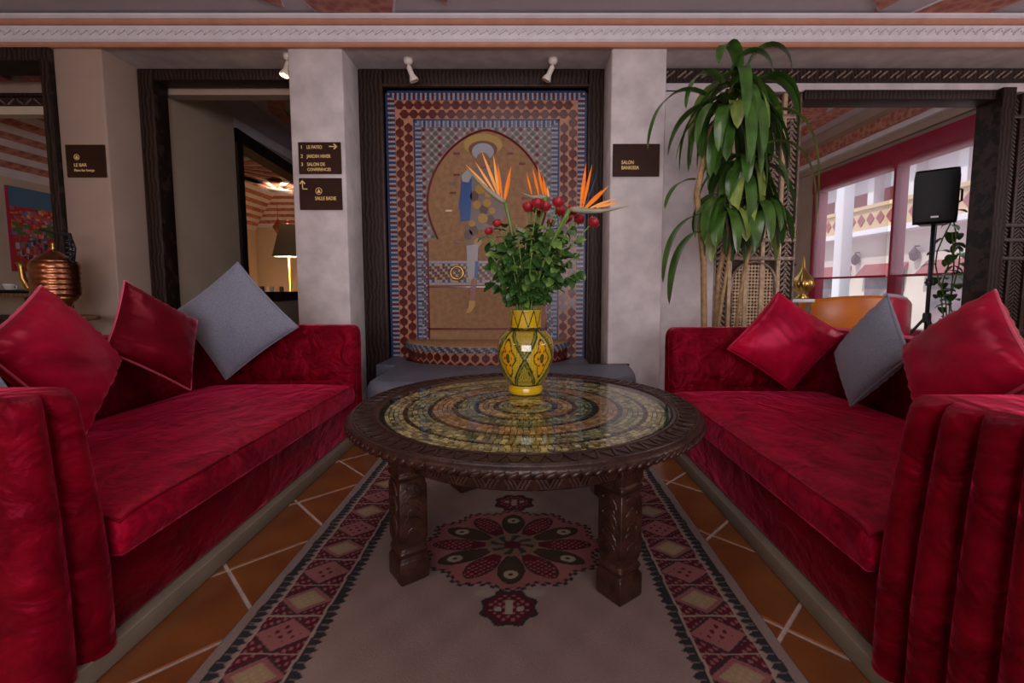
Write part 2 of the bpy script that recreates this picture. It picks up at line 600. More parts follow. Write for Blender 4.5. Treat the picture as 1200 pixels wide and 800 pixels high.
Y1, Y2 = 3.50, 3.83          # front of the pillars, back of the recesses

# ================================================================== THE SETTING
# ---- floor: grout slab and diagonal terracotta tiles
fl = tag(obj('floor', MB().box(-6.3, 5.3, -3.3, 10, -0.12, -0.0015), 'grout'), kind='structure')
tile_me = shared('tile', MB().outline([(-.1612, -.1656), (.1612, -.1656), (.1612, .1656), (-.1612, .1656)], [(-.012, 0), (-.001, 0), (.002, .004)]), 'terracotta')
for i in range(-14, 16):
    for j in range(-14, 16):
        s_, d_ = .467 + .472 * (i + .5), .47 + .485 * (j + .5)
        x, y = (s_ - d_) / 2, (s_ + d_) / 2
        if -3.0 < x < 2.6 and .55 < y < 3.75:
            o = inst('tile', tile_me, fl, (x, y, 0.0), Matrix.Rotation(R(45), 3, 'Z') @ Matrix.Rotation(R(rnd.uniform(-.12, .12)), 3, 'X'))

# ---- lounge ceiling with carved panels near the cornice
ce = tag(obj('ceiling', MB().box(-6.3, 5.3, -3.3, 3.9, 2.86, 3.0), 'ceil'), kind='structure')
for pts in ([(-1.50, 3.20), (-.86, 3.20), (-.93, 3.40), (-1.45, 3.39)], [(2.30, 3.22), (2.52, 3.22), (2.47, 3.38)],
            [(2.72, 3.44), (2.86, 3.20), (3.36, 3.20), (3.24, 3.45)], [(-1.84, 3.20), (-1.62, 3.20), (-1.66, 3.33)], [(-.62, 3.2), (-.5, 3.2), (-.53, 3.30)],
            [(-2.9, 2.9), (-2.1, 2.9), (-2.2, 3.1), (-2.8, 3.1)], [(.2, 2.9), (1.4, 2.9), (1.25, 3.1), (.35, 3.1)]):
    p = obj('ceiling_panel', MB().prism([(x, y, 2.845) for x, y in pts], (0, 0, .02)), 'redpanel', ce)
    c = Vector((sum(q[0] for q in pts) / len(pts), sum(q[1] for q in pts) / len(pts)))
    obj('panel_edging', MB().prism([(c.x + (x - c.x) * 1.06, c.y + (y - c.y) * 1.18, 2.852) for x, y in pts], (0, 0, .012)), 'white', ce)

# ---- beam over the recesses, cornice
tag(obj('wall_beam', MB().box(-6.3, 5.3, Y1, 3.98, 2.66, 2.88), 'plaster'), kind='structure')
co = tag(thing('trim_1', (0, Y1, 2.66)), kind='structure')


def cornice_run(name, prof, m, parent, x0=-6.2, x1=5.25):
    return obj(name, MB().prism([(x0, y, z) for y, z in prof], (x1 - x0, 0, 0)), m, parent)


cornice_run('lower_stripe', [(Y1, 2.652), (Y1 - .03, 2.652), (Y1 - .04, 2.662), (Y1 - .04, 2.682), (Y1, 2.682)], 'orange', co)
cornice_run('frieze', [(Y1, 2.682), (Y1 - .03, 2.684), (Y1 - .045, 2.70), (Y1 - .045, 2.79), (Y1, 2.79)], 'white', co)
cornice_run('upper_stripe', [(Y1, 2.79), (Y1 - .065, 2.79), (Y1 - .075, 2.80), (Y1 - .075, 2.818), (Y1, 2.818)], 'orange', co)
cornice_run('crown_lip', [(Y1, 2.818), (Y1 - .085, 2.818), (Y1 - .10, 2.83), (Y1 - .10, 2.845), (Y1, 2.845)], 'white', co)
sm = MB()
sm.tube([(-.032, 0, -.018), (-.018, -.004, -.006), (0, -.006, .004), (.016, -.004, .018), (.03, 0, .012), (.026, -.002, .0)], [.004, .008, .009, .008, .006, .004], 6)
scroll_me = shared('cornice_scroll', sm, 'white', True)
for k in range(128):
    inst('cornice_scroll', scroll_me, co, (-4.3 + k * .068, Y1 - .047, 2.745))

# ---- pillars and wall pieces
def pillar(name, x0, x1, y0=Y1, y1=3.98, m='plaster', z1=2.70):
    return tag(obj(name, MB().box(x0, x1, y0, y1, 0, z1), m, bev=.012, seg=2), kind='structure')


pillar('wall_pillar', -1.725, -1.328)
pillar('wall_pillar', .633, 1.035)
pillar('wall_pillar', -3.43, -3.08, m='taupe')
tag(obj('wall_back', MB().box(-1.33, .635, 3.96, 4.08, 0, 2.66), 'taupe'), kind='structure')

# door A frame (left, dark), in front plane
d1 = tag(thing('door_1', (-4.4, Y1, 0)), kind='structure')
obj('jamb', MB().box(-3.50, -3.432, Y1 - .036, 3.725, 0, 2.651), 'frame', d1, bev=.008)
obj('head', MB().box(-5.35, -3.43, Y1 - .03, 3.72, 2.56, 2.655), 'frame', d1, bev=.008)
obj('inner_head', MB().box(-5.35, -3.46, 3.95, 4.02, 2.50, 2.66), 'taupe', d1)
obj('inner_ledge', MB().box(-5.35, -3.46, 3.90, 4.02, 2.485, 2.51), 'frame', d1)
ih = obj('carved_strip', MB().box(-5.35, -3.46, 3.93, 4.02, 2.415, 2.485), 'wood', d1)
mb = MB()
for k in range(26):
    x = -5.3 + k * .072
    s1 = 1 if k % 2 else -1
    mb.obox((x, 3.928, 2.45), (.026, 0, .022 * s1), (0, .006, 0), (-.003 * s1, 0, .004))
obj('strip_carving', mb, 'silverwood', ih)
obj('lower_head', MB().box(-5.35, -3.46, 3.93, 4.02, 2.35, 2.415), 'cream', d1)

# door B frame (corridor) at the back of the recess
d2 = tag(thing('door_2', (-2.4, Y2, 0)), kind='structure')
obj('jamb', MB().box(-3.075, -2.955, Y2 - .026, 3.965, 0, 2.655), 'frame', d2, bev=.008)
obj('jamb', MB().box(-1.80, -1.69, Y2 - .026, 3.965, 0, 2.655), 'frame', d2, bev=.008)
obj('head', MB().box(-3.075, -1.69, Y2 - .02, 3.96, 2.572, 2.66), 'frame', d2, bev=.008)
obj('inner_head', MB().box(-3.0, -1.75, 3.99, 4.10, 2.53, 2.80), 'taupe', d2)

# corridor: left wall with a framed opening to the cafe
cx = lambda y: -3.0 - .1 * (y - 3.9)
wl = tag(thing('wall_corridor', (-3.1, 5.5, 0)), kind='structure')
for a, b, z0, z1 in ((3.98, 5.10, 0, 2.95), (7.50, 9.2, 0, 2.95), (5.10, 7.50, 0, .76), (5.10, 7.50, 2.62, 2.95)):
    mb = MB().prism([(cx(a), a, z0), (cx(b), b, z0), (cx(b), b, z1), (cx(a), a, z1)], (-.14, 0, 0))
    obj('wall_piece', mb, 'cream', wl)
w1 = tag(thing('window_1', (-3.2, 6, .76)), kind='structure')
for nm, a, b, z0, z1 in (('stile', 5.10, 5.22, .76, 2.64), ('stile', 7.38, 7.50, .76, 2.64), ('head', 5.10, 7.50, 2.50, 2.64), ('sill', 5.10, 7.50, .76, .88)):
    obj(nm, MB().prism([(cx(a) + .03, a, z0), (cx(b) + .03, b, z0), (cx(b) + .03, b, z1), (cx(a) + .03, a, z1)], (-.2, 0, 0)), 'frame', w1)
tag(obj('ceiling_corridor', MB().box(-3.7, -1.4, 3.98, 9.2, 2.95, 3.05), 'ceil'), kind='structure')
cm = tag(obj('trim_2', MB().prism([(cx(4.0), 4.0, 2.78), (cx(4.0) + .16, 4.0, 2.95), (cx(4.0) - .02, 4.0, 2.95)], (cx(9.0) - cx(4.0), 5.0, 0)), 'ceil'), kind='structure')
cr = tag(thing('ceiling_ornament', (-2.6, 5.5, 2.93), 'curved terracotta ornaments on the corridor ceiling beyond the dark frame', 'ornament'))
for (c0x, c0y, r0, a0, a1) in ((-2.2, 5.6, .72, 140, 235), (-2.2, 7.1, .72, 130, 235), (-2.2, 5.6, .42, 130, 240)):
    pts = []
    for k in range(13):
        a = R(a0 + (a1 - a0) * k / 12)
        pts.append((c0x + r0 * math.cos(a), c0y + r0 * math.sin(a), 2.93))
    for k in range(12, -1, -1):
        a = R(a0 + (a1 - a0) * k / 12)
        pts.append((c0x + (r0 - .16) * math.cos(a), c0y + (r0 - .16) * math.sin(a), 2.93))
    obj('ceiling_band', MB().prism(pts, (0, 0, .02)), 'redpanel', cr)
tag(obj('wall_corridor_end', MB().box(-3.8, -1.3, 9.2, 9.35, 0, 3.0), 'cream'), kind='structure')
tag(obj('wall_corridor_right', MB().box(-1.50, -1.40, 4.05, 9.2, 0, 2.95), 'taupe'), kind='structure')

# cafe (left room): side wall with cove, far wall, ceiling with red wedges
tag(obj('wall_left', MB().box(-5.45, -5.3, 3.4, 9.4, 0, 2.1), 'cream'), kind='structure')
tag(obj('wall_far_left', MB().box(-5.45, -3.2, 9.2, 9.35, 0, 2.95), 'cream'), kind='structure')
cv = tag(thing('trim_3', (-5.3, 6, 2.05)), kind='structure')
n = 11
for k in range(n):
    t0, t1 = k / n, (k + 1) / n
    p0 = (-5.3 + .85 * t0 ** 1.3, 2.06 + .55 * t0 ** .8)
    p1 = (-5.3 + .85 * t1 ** 1.3, 2.06 + .55 * t1 ** .8)
    obj('cove_band', MB().prism([(p0[0], 3.75, p0[1]), (p1[0], 3.75, p1[1]), (p1[0] - .02, 3.75, p1[1] + .06), (p0[0] - .02, 3.75, p0[1] + .06)], (0, 5.45, 0)),
        'redpanel' if k % 2 else 'white', cv)
    q0 = (9.2 - .85 * t0 ** 1.3, 2.12 + .5 * t0 ** .8)
    q1 = (9.2 - .85 * t1 ** 1.3, 2.12 + .5 * t1 ** .8)
    obj('cove_band', MB().prism([(-5.3, q0[0], q0[1]), (-5.3, q1[0], q1[1]), (-5.3, q1[0] + .02, q1[1] + .06), (-5.3, q0[0] + .02, q0[1] + .06)], (2.0, 0, 0)),
        'redpanel' if k % 2 else 'white', cv)
cl = tag(obj('ceiling_cafe', MB().box(-5.45, -3.12, 4.03, 9.4, 2.64, 2.75), 'white'), kind='structure')
for cy_ in (4.6, 6.6, 8.2):
    for k in range(14):
        a = 2 * PI * (k + .5) / 14
        da = .13
        pts = [(-4.3 + math.cos(a - da * .4) * .22, cy_ + math.sin(a - da * .4) * .22), (-4.3 + math.cos(a - da) * .86, cy_ + math.sin(a - da) * .95),
               (-4.3 + math.cos(a) * .96, cy_ + math.sin(a) * 1.05), (-4.3 + math.cos(a + da) * .86, cy_ + math.sin(a + da) * .95), (-4.3 + math.cos(a + da * .4) * .22, cy_ + math.sin(a + da * .4) * .22)]
        obj('ceiling_wedge', MB().prism([(x, y, 2.622) for x, y in pts], (0, 0, .02)), 'redpanel', cl)

# right opening: heads, wall piece behind the plant, side room
d3 = tag(thing('door_3', (2.6, Y2, 0)), kind='structure')
hb = obj('carved_head', MB().box(1.03, 5.2, Y2 - .03, 3.98, 2.555, 2.655), 'frame', d3)
mb = MB()
for k in range(30):
    x = 1.1 + k * .14
    mb.obox((x, Y2 - .033, 2.605), (.034, 0, .026), (0, .006, 0), (-.004, 0, .005))
    mb.obox((x + .05, Y2 - .033, 2.605), (.034, 0, .026), (0, .006, 0), (-.004, 0, .005))
obj('head_carving', mb, 'silverwood', hb)
obj('head_plaster', MB().box(1.03, 5.2, Y2, 3.98, 2.49, 2.555), 'plaster', d3)
obj('lower_head', MB().box(2.224, 3.762, Y2 - .03, 3.98, 2.42, 2.495), 'frame', d3, bev=.006)
tag(obj('wall_right_recess', MB().box(1.03, 1.56, Y2, 3.98, 0, 2.50), 'plaster'), kind='structure')
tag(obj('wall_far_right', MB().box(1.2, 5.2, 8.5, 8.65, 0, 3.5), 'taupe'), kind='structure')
cr2 = tag(obj('ceiling_side_room', MB().box(1.2, 5.2, 3.98, 8.65, 3.36, 3.5), 'ceil'), kind='structure')
for (x0, x1, y0, y1) in ((3.0, 3.9, 5.0, 5.35), (2.7, 3.7, 5.6, 6.1), (3.3, 4.2, 6.4, 7.0), (2.4, 3.0, 6.5, 7.2), (3.2, 4.0, 7.4, 8.1), (4.2, 4.45, 4.4, 8.3), (2.4, 2.9, 4.6, 5.3), (2.3, 2.9, 7.5, 8.1)):
    mx_ = .12 * (1 if x0 < 4 else 0)
    obj('ceiling_panel', MB().prism([(x0, y0, 3.345), (x1 - mx_, y0, 3.345), (x1, (y0 + y1) / 2, 3.345), (x1 - mx_, y1, 3.345), (x0, y1, 3.345)], (0, 0, .02)), 'redpanel', cr2)
t4 = tag(thing('trim_4', (5, 6, 2.9)), kind='structure')
for nm, z0, z1, x0, m_ in (('moulding', 2.90, 3.0, 4.95, 'taupe'), ('moulding', 3.0, 3.07, 4.88, 'white'), ('moulding', 3.07, 3.22, 4.82, 'redpanel'), ('moulding', 3.22, 3.36, 4.66, 'taupe')):
    obj(nm, MB().box(x0, 5.05, 4.0, 8.5, z0, z1), m_, t4)
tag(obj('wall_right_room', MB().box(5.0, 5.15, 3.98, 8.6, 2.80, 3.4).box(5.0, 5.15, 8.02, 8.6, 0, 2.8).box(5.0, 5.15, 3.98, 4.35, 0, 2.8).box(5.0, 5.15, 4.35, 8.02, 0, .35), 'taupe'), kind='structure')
w2 = tag(thing('window_2', (5, 6.2, .35)), kind='structure')
for nm, y0, y1, z0, z1, x0, x1 in (('head', 4.3, 8.07, 2.53, 2.83, 4.93, 5.08), ('stile', 7.86, 8.05, .36, 2.52, 4.935, 5.075), ('mullion', 6.20, 6.33, .35, 2.6, 4.95, 5.06),
                                   ('stile', 4.3, 4.48, .36, 2.52, 4.935, 5.075), ('sill', 4.3, 8.07, .30, .40, 4.90, 5.08)):
    obj(nm, MB().box(x0, x1, y0, y1, z0, z1), 'redframe', w2, bev=.008)
obj('window_pane', MB().box(5.03, 5.035, 4.48, 6.20, .4, 2.55), 'winglass', w2)
obj('window_pane', MB().box(5.03, 5.035, 6.33, 7.86, .4, 2.55), 'winglass', w2)
for nm, y0, y1 in (('a', 4.40, 6.22), ('b', 6.31, 7.95)):
    bl = tag(thing('roller_blind', (4.9, (y0 + y1) / 2, 1.08), 'sheer pink roller blind on the red window ' + ('behind the loudspeaker' if nm == 'a' else 'next to the end wall'), 'blind'))
    obj('blind_fabric', MB().box(4.900, 4.903, y0, y1, 1.10, 2.60), 'blind', bl)
    obj('bottom_bar', MB().box(4.89, 4.912, y0, y1, 1.075, 1.105), 'redframe', bl)

# enclosure behind the camera
tag(obj('wall_behind', MB().box(-6.3, 5.3, -3.3, -3.2, 0, 2.9), 'cream'), kind='structure')
tag(obj('wall_lounge_left', MB().box(-6.3, -6.2, -3.3, 3.5, 0, 2.9), 'cream'), kind='structure')
tag(obj('wall_lounge_right', MB().box(6.0, 6.1, -3.3, 3.9, 0, 2.9).box(5.2, 6.1, 3.8, 3.98, 0, 3.4).box(5.2, 6.1, -3.3, 3.9, 2.86, 3.0).box(5.2, 6.1, -3.3, 3.9, -.12, 0), 'cream'), kind='structure')
tag(obj('wall_lounge_back', MB().box(-6.3, -5.3, 3.5, 3.6, 0, 2.9), 'cream'), kind='structure')

# outside: ground and building
tag(obj('ground_outside', MB().box(5.3, 30, 2, 40, -.3, -.05), 'ground'), kind='structure')
wc = tag(thing('terrace_column', (6.5, 9.45, 0), 'plain white column just outside the red window', 'column'))
obj('shaft', MB().box(6.33, 6.55, 9.32, 9.55, -.05, 3.6), 'facwhite', wc, bev=.02)
obj('capital', MB().box(6.25, 6.63, 9.24, 9.63, 3.6, 3.8), 'facwhite', wc, bev=.02)
bd = tag(thing('building', (10, 13, 0), 'pale two storey building with ochre balcony seen through the red window', 'building'))
obj('wall', MB().box(10.0, 14, 6, 22, -.1, 2.45), 'facade', bd)
obj('upper_wall', MB().box(10.6, 14, 6, 22, 2.45, 4.3), 'facwhite', bd)
obj('roof_slab', MB().box(9.9, 14, 6, 22, 4.3, 4.55), 'facwhite', bd)
pp = obj('balcony_parapet', MB().box(9.70, 9.85, 6, 22, 2.55, 3.15), 'ochre', bd)
obj('parapet_cap', MB().box(9.62, 9.92, 6, 22, 3.15, 3.25), 'ochre', bd)
obj('balcony_ledge', MB().box(9.55, 10.1, 6, 22, 2.42, 2.56), 'facwhite', bd)
dm = shared('parapet_diamond', MB().prism([(0, -.14, 0), (0, 0, -.17), (0, .14, 0), (0, 0, .17)], (-.03, 0, 0)), 'shutter')
for k in range(38):
    inst('parapet_diamond', dm, bd, (9.70, 7 + k * .36, 2.86))
for k in range(9):
    y = 8.2 + k * 1.45
    obj('column', MB().box(10.3, 10.6, y - .12, y + .12, 2.45, 4.3), 'facwhite', bd)
    wq = obj('shutter', MB().box(10.55, 10.6, y + .2, y + 1.25, 2.9, 3.85), 'shutter', bd)
    obj('shutter_rail', MB().box(10.53, 10.56, y + .2, y + 1.25, 3.34, 3.40), 'facwhite', wq)
for k in range(6):
    y = 8.0 + k * 2.1
    wq = obj('shop_window', MB().box(9.95, 10.0, y, y + 1.35, .1, 1.55), 'shopglass', bd)
    obj('awning', MB().prism([(10.0, y - .1, 1.62), (9.7, y - .1, 1.28), (9.7, y - .1, 1.24), (10.0, y - .1, 1.5)], (0, 1.55, 0)), 'shutter', bd)
    mb = MB().lathe([(.02, 0), (.09, .05), (.12, .2), (.05, .3), (.01, .36)], (9.88, y + 1.7, 1.62), 8).box(9.87, 10.0, y + 1.69, y + 1.71, 1.98, 2.01)
    obj('wall_lantern', mb, 'black', bd)
for k, (x, y, z, r) in enumerate(((17.5, 15.4, 5.0, 1.7), (17.8, 20.0, 5.2, 1.9), (17.2, 11.5, 5.0, 1.4))):
    tr_ = tag(thing('tree', (x, y, -.05), ['round green tree behind the pale building above its middle', 'broad green tree behind the end of the pale building', 'small green tree rising behind the near end of the building'][k], 'tree', 'trees behind the building'))
    obj('trunk', MB().tube([(x, y, -.1), (x + .1, y, 2), (x, y, z)], [.2, .15, .1], 8), 'cane', tr_)
    bm = bmesh.new()
    bmesh.ops.create_icosphere(bm, subdivisions=4, radius=r)
    for v in bm.verts:
        v.co *= 1 + .22 * mnoise.noise(v.co * 2.2) + .12 * mnoise.noise(v.co * 7)
    me = bpy.data.meshes.new('crown')
    bm.to_mesh(me)
    bm.free()
    me.materials.append(MT['tree'])
    inst('crown', me, tr_, (x, y, z))

# ================================================================== NICHE: frame, mosaic, basin, bench
nf = tag(thing('niche_frame', (-.34, Y2, 0), 'dark carved wooden frame around the tiled mosaic niche', 'frame'))
obj('stile', MB().box(-1.327, -1.13, Y2 - .02, 3.93, 0, 2.66), 'frame', nf, bev=.01)
obj('stile', MB().box(.505, .632, Y2 - .02, 3.93, 0, 2.66), 'frame', nf, bev=.01)
obj('rail', MB().box(-1.13, .505, Y2 - .02, 3.93, 2.515, 2.66), 'frame', nf, bev=.01)
for x0, x1 in ((-1.155, -1.13), (.505, .525)):
    obj('inner_bead', MB().box(x0, x1, Y2 - .04, 3.9, 0, 2.53), 'wood', nf, bev=.006)
obj('inner_bead', MB().box(-1.155, .525, Y2 - .04, 3.9, 2.515, 2.537), 'wood', nf, bev=.006)

mo = tag(thing('zellige_mosaic', (-.31, 3.92, 0), 'zellige tile mosaic panel with horseshoe arch and water seller figure', 'mosaic'))
ML, MR_, MTOP = -1.13, .505, 2.515
obj('backing', MB().box(ML, MR_, 3.875, 3.93, 0, MTOP), 'lattice', mo)
YF = 3.872
BLUE, DBLUE, WHT, DRED, GRN, GRY = (.028, .045, .115), (.016, .022, .065), (.33, .31, .35), (.105, .014, .02), (.075, .09, .07), (.15, .14, .155)


def rect_band(mb, d0, d1, cell, cols, y=YF):
    """rows of little square tiles running round three sides at distance d0..d1 from the panel edge"""
    rows = max(1, round((d1 - d0) / cell))
    ch = (d1 - d0) / rows
    for r_ in range(rows):
        d = d0 + ch * (r_ + .5)
        xl, xr, zt = ML + d, MR_ - d, MTOP - d
        nv = int((zt - .2) / ch)
        for k in range(nv):
            z = zt - ch * k
            c = cols[(k + r_) % len(cols)]
            h = ch * .44
            for x in (xl, xr):
                mb.box(x - h, x + h, y - .004 - rnd.random() * .0015, y + .004, z - h, z + h, c)
        nh = int((xr - xl) / ch)
        for k in range(1, nh):
            x = xl + (xr - xl) * k / nh
            c = cols[(k + r_) % len(cols)]
            h = ch * .44
            mb.box(x - h, x + h, y - .004 - rnd.random() * .0015, y + .004, zt - h, zt + h, c)


mb = MB()
for a, b in ((0, .018), (.222, .236)):
    for x0, x1 in ((ML + a, ML + b), (MR_ - b, MR_ - a)):
        mb.box(x0, x1, YF - .003, YF + .004, .2, MTOP - a, BLUE)
    mb.box(ML + a, MR_ - a, YF - .003, YF + .004, MTOP - b, MTOP - a, BLUE)
for a, b in ((.018, .074), (.236, .288)):
    for x0, x1 in ((ML + a, ML + b), (MR_ - b, MR_ - a)):
        mb.box(x0, x1, YF, YF + .004, .2, MTOP - a, DBLUE)
    mb.box(ML + a, MR_ - a, YF, YF + .004, MTOP - b, MTOP - a, DBLUE)
rect_band(mb, .018, .074, .0187, [WHT, BLUE, WHT, DRED])
rect_band(mb, .236, .288, .0175, [BLUE, WHT, (.11, .14, .23), WHT])
# diapered field of little stars around the arch
FL, FR, FT = ML + .288, MR_ - .288, MTOP - .288
mb.box(FL, FR, YF - .001, YF + .004, .2, FT, (.24, .17, .14))
AX = (FL + FR) / 2 + .0


def arch_half(z):
    """half width of the horseshoe arch opening at height z"""
    za, zc, aw = 2.205, 1.60, .490
    if z >= za:
        return 0
    if z >= zc:
        t = (z - zc) / (za - zc)
        return aw * (1 - t ** 2.0) ** .62
    if z >= 1.33:
        t = (zc - z) / (zc - 1.33)
        return aw * (1 - .17 * t ** 1.6)
    return .490


pt = .033
k0 = 0
z = FT - pt / 2
while z > 1.25:
    x = FL + pt / 2
    q = 0
    while x < FR:
        if abs(x - AX) > arch_half(z) + .02:
            c = [DRED, WHT, GRN, WHT][(q + (k0 % 2) * 2) % 4] if k0 % 2 == 0 else [WHT, GRY, WHT, GRN][q % 4]
            h = pt * (.42 if c != WHT else .28)
            mb.obox((x, YF - .003, z), (h * .72, 0, h * .72), (0, .003, 0), (-h * .72, 0, h * .72), c)
        x += pt
        q += 1
    z -= pt
    k0 += 1
for sgn in (-1, 1):                                             # narrow check columns beside the lower panel
    for k in range(52):
        for r_ in range(3):
            z = 1.24 - k * .0185
            x = AX + sgn * (.505 + .018 * r_)
            mb.box(x - .008, x + .008, YF - .005, YF + .003, z - .008, z + .008, [WHT, DRED, GRN, BLUE][(k + r_) % 4])
tag(obj('small_tiles', mb, 'glaze', mo, color=True), kind='stuff')

# brown lozenge tiles on the tan lattice border
loz = [(0, .046), (.018, .026), (.027, .022), (.032, 0), (.027, -.022), (.018, -.026), (0, -.046), (-.018, -.026), (-.027, -.022), (-.032, 0), (-.027, .022), (-.018, .026)]
loz_me = shared('tile', MB().prism([(x, -.004, z) for x, z in loz], (0, .008, 0)), 'browntile')
flat = Matrix.Rotation(PI / 2, 3, 'Y')
b0, b1 = .074, .222
for sgn, xe in ((1, ML), (-1, MR_)):
    for cidx in range(2):
        x = xe + sgn * (b0 + (b1 - b0) * (.26 + .48 * cidx))
        k = 0
        z = MTOP - b1 - .03 - (.041 if cidx else 0)
        while z > .30:
            inst('tile', loz_me, mo, (x, YF - .001, z), Matrix.Rotation(R(rnd.uniform(-1.5, 1.5)), 3, 'X'), (1.06, 1, .93))
            z -= .081
for cidx in range(2):
    z = MTOP - (b0 + (b1 - b0) * (.26 + .48 * cidx))
    n = 19
    for k in range(n):
        x = ML + b0 + .04 + (MR_ - ML - 2 * b0 - .08) * (k + (.5 if cidx else 0)) / (n - .5)
        inst('tile', loz_me, mo, (x, YF - .001, z), flat @ Matrix.Rotation(R(rnd.uniform(-1.5, 1.5)), 3, 'Z'), (1.06, 1, .93))

# arch field and its maroon outline
pts = []
zs = [.45, 1.325] + [1.33 + .015 * k for k in range(59)]
zs = [z for z in zs if z < 2.205] + [2.2049]
right = [(AX + arch_half(z), z) for z in zs]
left = [(AX - arch_half(z), z) for z in reversed(zs)]
field = [(x, YF - .004, z) for x, z in right + left]
obj('arch_field', MB().prism(field, (0, .008, 0)), 'tan', mo)
arc = [(AX - arch_half(z), YF - .006, z) for z in reversed(zs[2:])]
arc = arc[::-1] + [(AX + arch_half(z), YF - .006, z) for z in reversed(zs[2:])]
obj('arch_outline', MB().tube(arc, .009, 6), 'redline', mo)
mb = MB().box(AX - .50, AX - .485, YF - .008, YF, .45, 1.31).box(AX + .485, AX + .50, YF - .008, YF, .45, 1.31).box(AX - .5, AX + .5, YF - .008, YF, .575, .59).box(AX - .5, AX + .5, YF - .008, YF, .930, .94)
obj('field_lines', mb, 'redline', mo)
# frieze band across
fb = obj('frieze_band', MB().box(AX - .485, AX + .485, YF - .008, YF, .945, 1.155), 'tan', mo)
mb = MB()
for r_ in range(9):
    for k in range(44):
        x, z = AX - .473 + k * .022, .96 + r_ * .0225
        c = WHT if r_ in (0, 1, 7, 8) and (k + r_) % 2 else ([DRED, (.45, .3, .12), BLUE][(k + r_) % 3] if r_ not in (0, 8) else (.3, .28, .33))
        mb.box(x - .0095, x + .0095, YF - .011 - rnd.random() * .002, YF - .006, z - .0095, z + .0095, c)
tag(obj('frieze_tiles', mb, 'glaze', fb, color=True), kind='stuff')
mb = MB().tube([(-.565 + .052 * math.cos(a * PI / 12), YF - .014, 1.05 + .052 * math.sin(a * PI / 12)) for a in range(24)], .011, 8, closed=True)
obj('brass_ring', mb, 'brass', mo, True)
dark = [(535, 180, 0), (535, 205, 0), (530, 215, 1), (531, 226, 0), (598, 180, 0), (612, 192, 0), (536, 283, 0), (526, 247, 2), (615, 232, 0)]
for px, py, k in dark:
    p = at(px, py, YF)
    obj('inset_tile', MB().box(p.x - .026, p.x + .026, YF - .009, YF - .003, p.z - .008, p.z + .008), ['redline', 'leather', 'goldwood'][k], mo)


# the figure, laid as flat cut pieces
def piece(name, poly, col, parent, h=.006):
    m2 = MB().prism([(at(x, y, YF).x, YF - h, at(x, y, YF).z) for x, y in reversed(poly)], (0, h, 0), col)
    return obj(name, m2, 'glaze', parent, color=True)


def ell(cx_, cy_, rx, ry, n=16, a0=0, a1=360):
    return [(cx_ + rx * math.cos(R(a0 + (a1 - a0) * k / n)), cy_ + ry * math.sin(R(a0 + (a1 - a0) * k / n))) for k in range(n)]


fg = obj('water_seller_figure', MB().prism([(at(x, y, YF).x, YF - .006, at(x, y, YF).z) for x, y in reversed([(546, 205), (558, 196), (578, 196), (592, 206), (594, 250), (584, 268), (552, 270), (546, 250)])], (0, .006, 0), (.17, .13, .11)), 'glaze', mo, color=True)
piece('hat_brim', ell(566, 170, 23, 13), (.36, .23, .03), fg, .007)
piece('hat_band', ell(566, 175, 17, 10), (.14, .04, .02), fg, .009)
piece('turban', ell(566, 178, 13, 10), (.30, .30, .34), fg, .011)
piece('face', ell(566, 188, 8, 9), (.22, .10, .05), fg, .012)
piece('blue_cloak', [(541, 206), (548, 200), (553, 204), (553, 232), (551, 258), (540, 260), (538, 240), (540, 222)], (.02, .07, .22), fg, .009)
piece('white_sleeve', [(541, 206), (548, 199), (554, 205), (549, 214), (542, 213)], (.33, .31, .31), fg, .011)
for x, y, r_ in ((563, 222, 6), (559, 240, 5), (571, 238, 5), (566, 256, 6), (577, 247, 4), (553, 262, 4), (560, 284, 5), (572, 228, 4)):
    piece('brass_cup', ell(x, y, r_, r_, 10), (.36, .19, .02), fg, .010)
for x, y in ((556, 230), (567, 246), (575, 258), (549, 275), (555, 270)):
    piece('dark_pouch', ell(x, y, 5, 6, 10), (.09, .04, .02), fg, .009)
piece('tunic_fringe', [(545, 266), (558, 264), (559, 288), (546, 290)], (.16, .09, .04), fg, .007)
piece('white_trouser', [(547, 288), (561, 286), (559, 322), (551, 330), (548, 322)], (.30, .28, .29), fg, .013)
piece('blue_stripe', [(557, 306), (561, 306), (560, 326), (556, 326)], (.02, .07, .22), fg, .015)
piece('bare_leg', [(552, 328), (559, 327), (557, 352), (551, 352)], (.24, .07, .05), fg, .013)
piece('yellow_slipper', [(550, 352), (557, 351), (557, 358), (552, 366), (546, 367), (549, 360)], (.42, .25, .02), fg, .010)

# fountain basin: half round, tiled
BC = Vector((-.31, 3.87))


def basin_pt(a, k=1.0):
    return Vector((BC.x + .66 * k * math.cos(a), BC.y + .47 * k * math.sin(a)))


fb = tag(thing('fountain_basin', (BC.x, 3.6, 0), 'half round tiled fountain basin at the foot of the mosaic', 'fountain'))
out = [basin_pt(PI + PI * k / 40) for k in range(41)]
mb = MB().outline([(p.x, p.y) for p in out], [(0, 0), (.44, 0)])
obj('basin_wall', mb, 'lattice', fb)
rim = MB()
o2 = [basin_pt(PI + PI * k / 40, 1.03) for k in range(41)]
rim.outline([(p.x, p.y) for p in o2], [(.44, .01), (.455, 0), (.485, 0), (.495, .012)])
obj('basin_rim', rim, 'tan', fb, True)
mb = MB()
for k in range(120):
    a = PI + PI * (k + .5) / 120
    p, q = basin_pt(a, 1.035), basin_pt(a + .01, 1.035)
    t = Vector((q.x - p.x, q.y - p.y, 0)).normalized()
    nn = Vector((t.y, -t.x, 0))
    for r_ in range(3):
        mb.obox(Vector((p.x, p.y, .449 + r_ * .014)), t * .0075, nn * .003, (0, 0, .006), [WHT, (.05, .14, .2), DRED, (.05, .14, .2)][(k + r_) % 4])
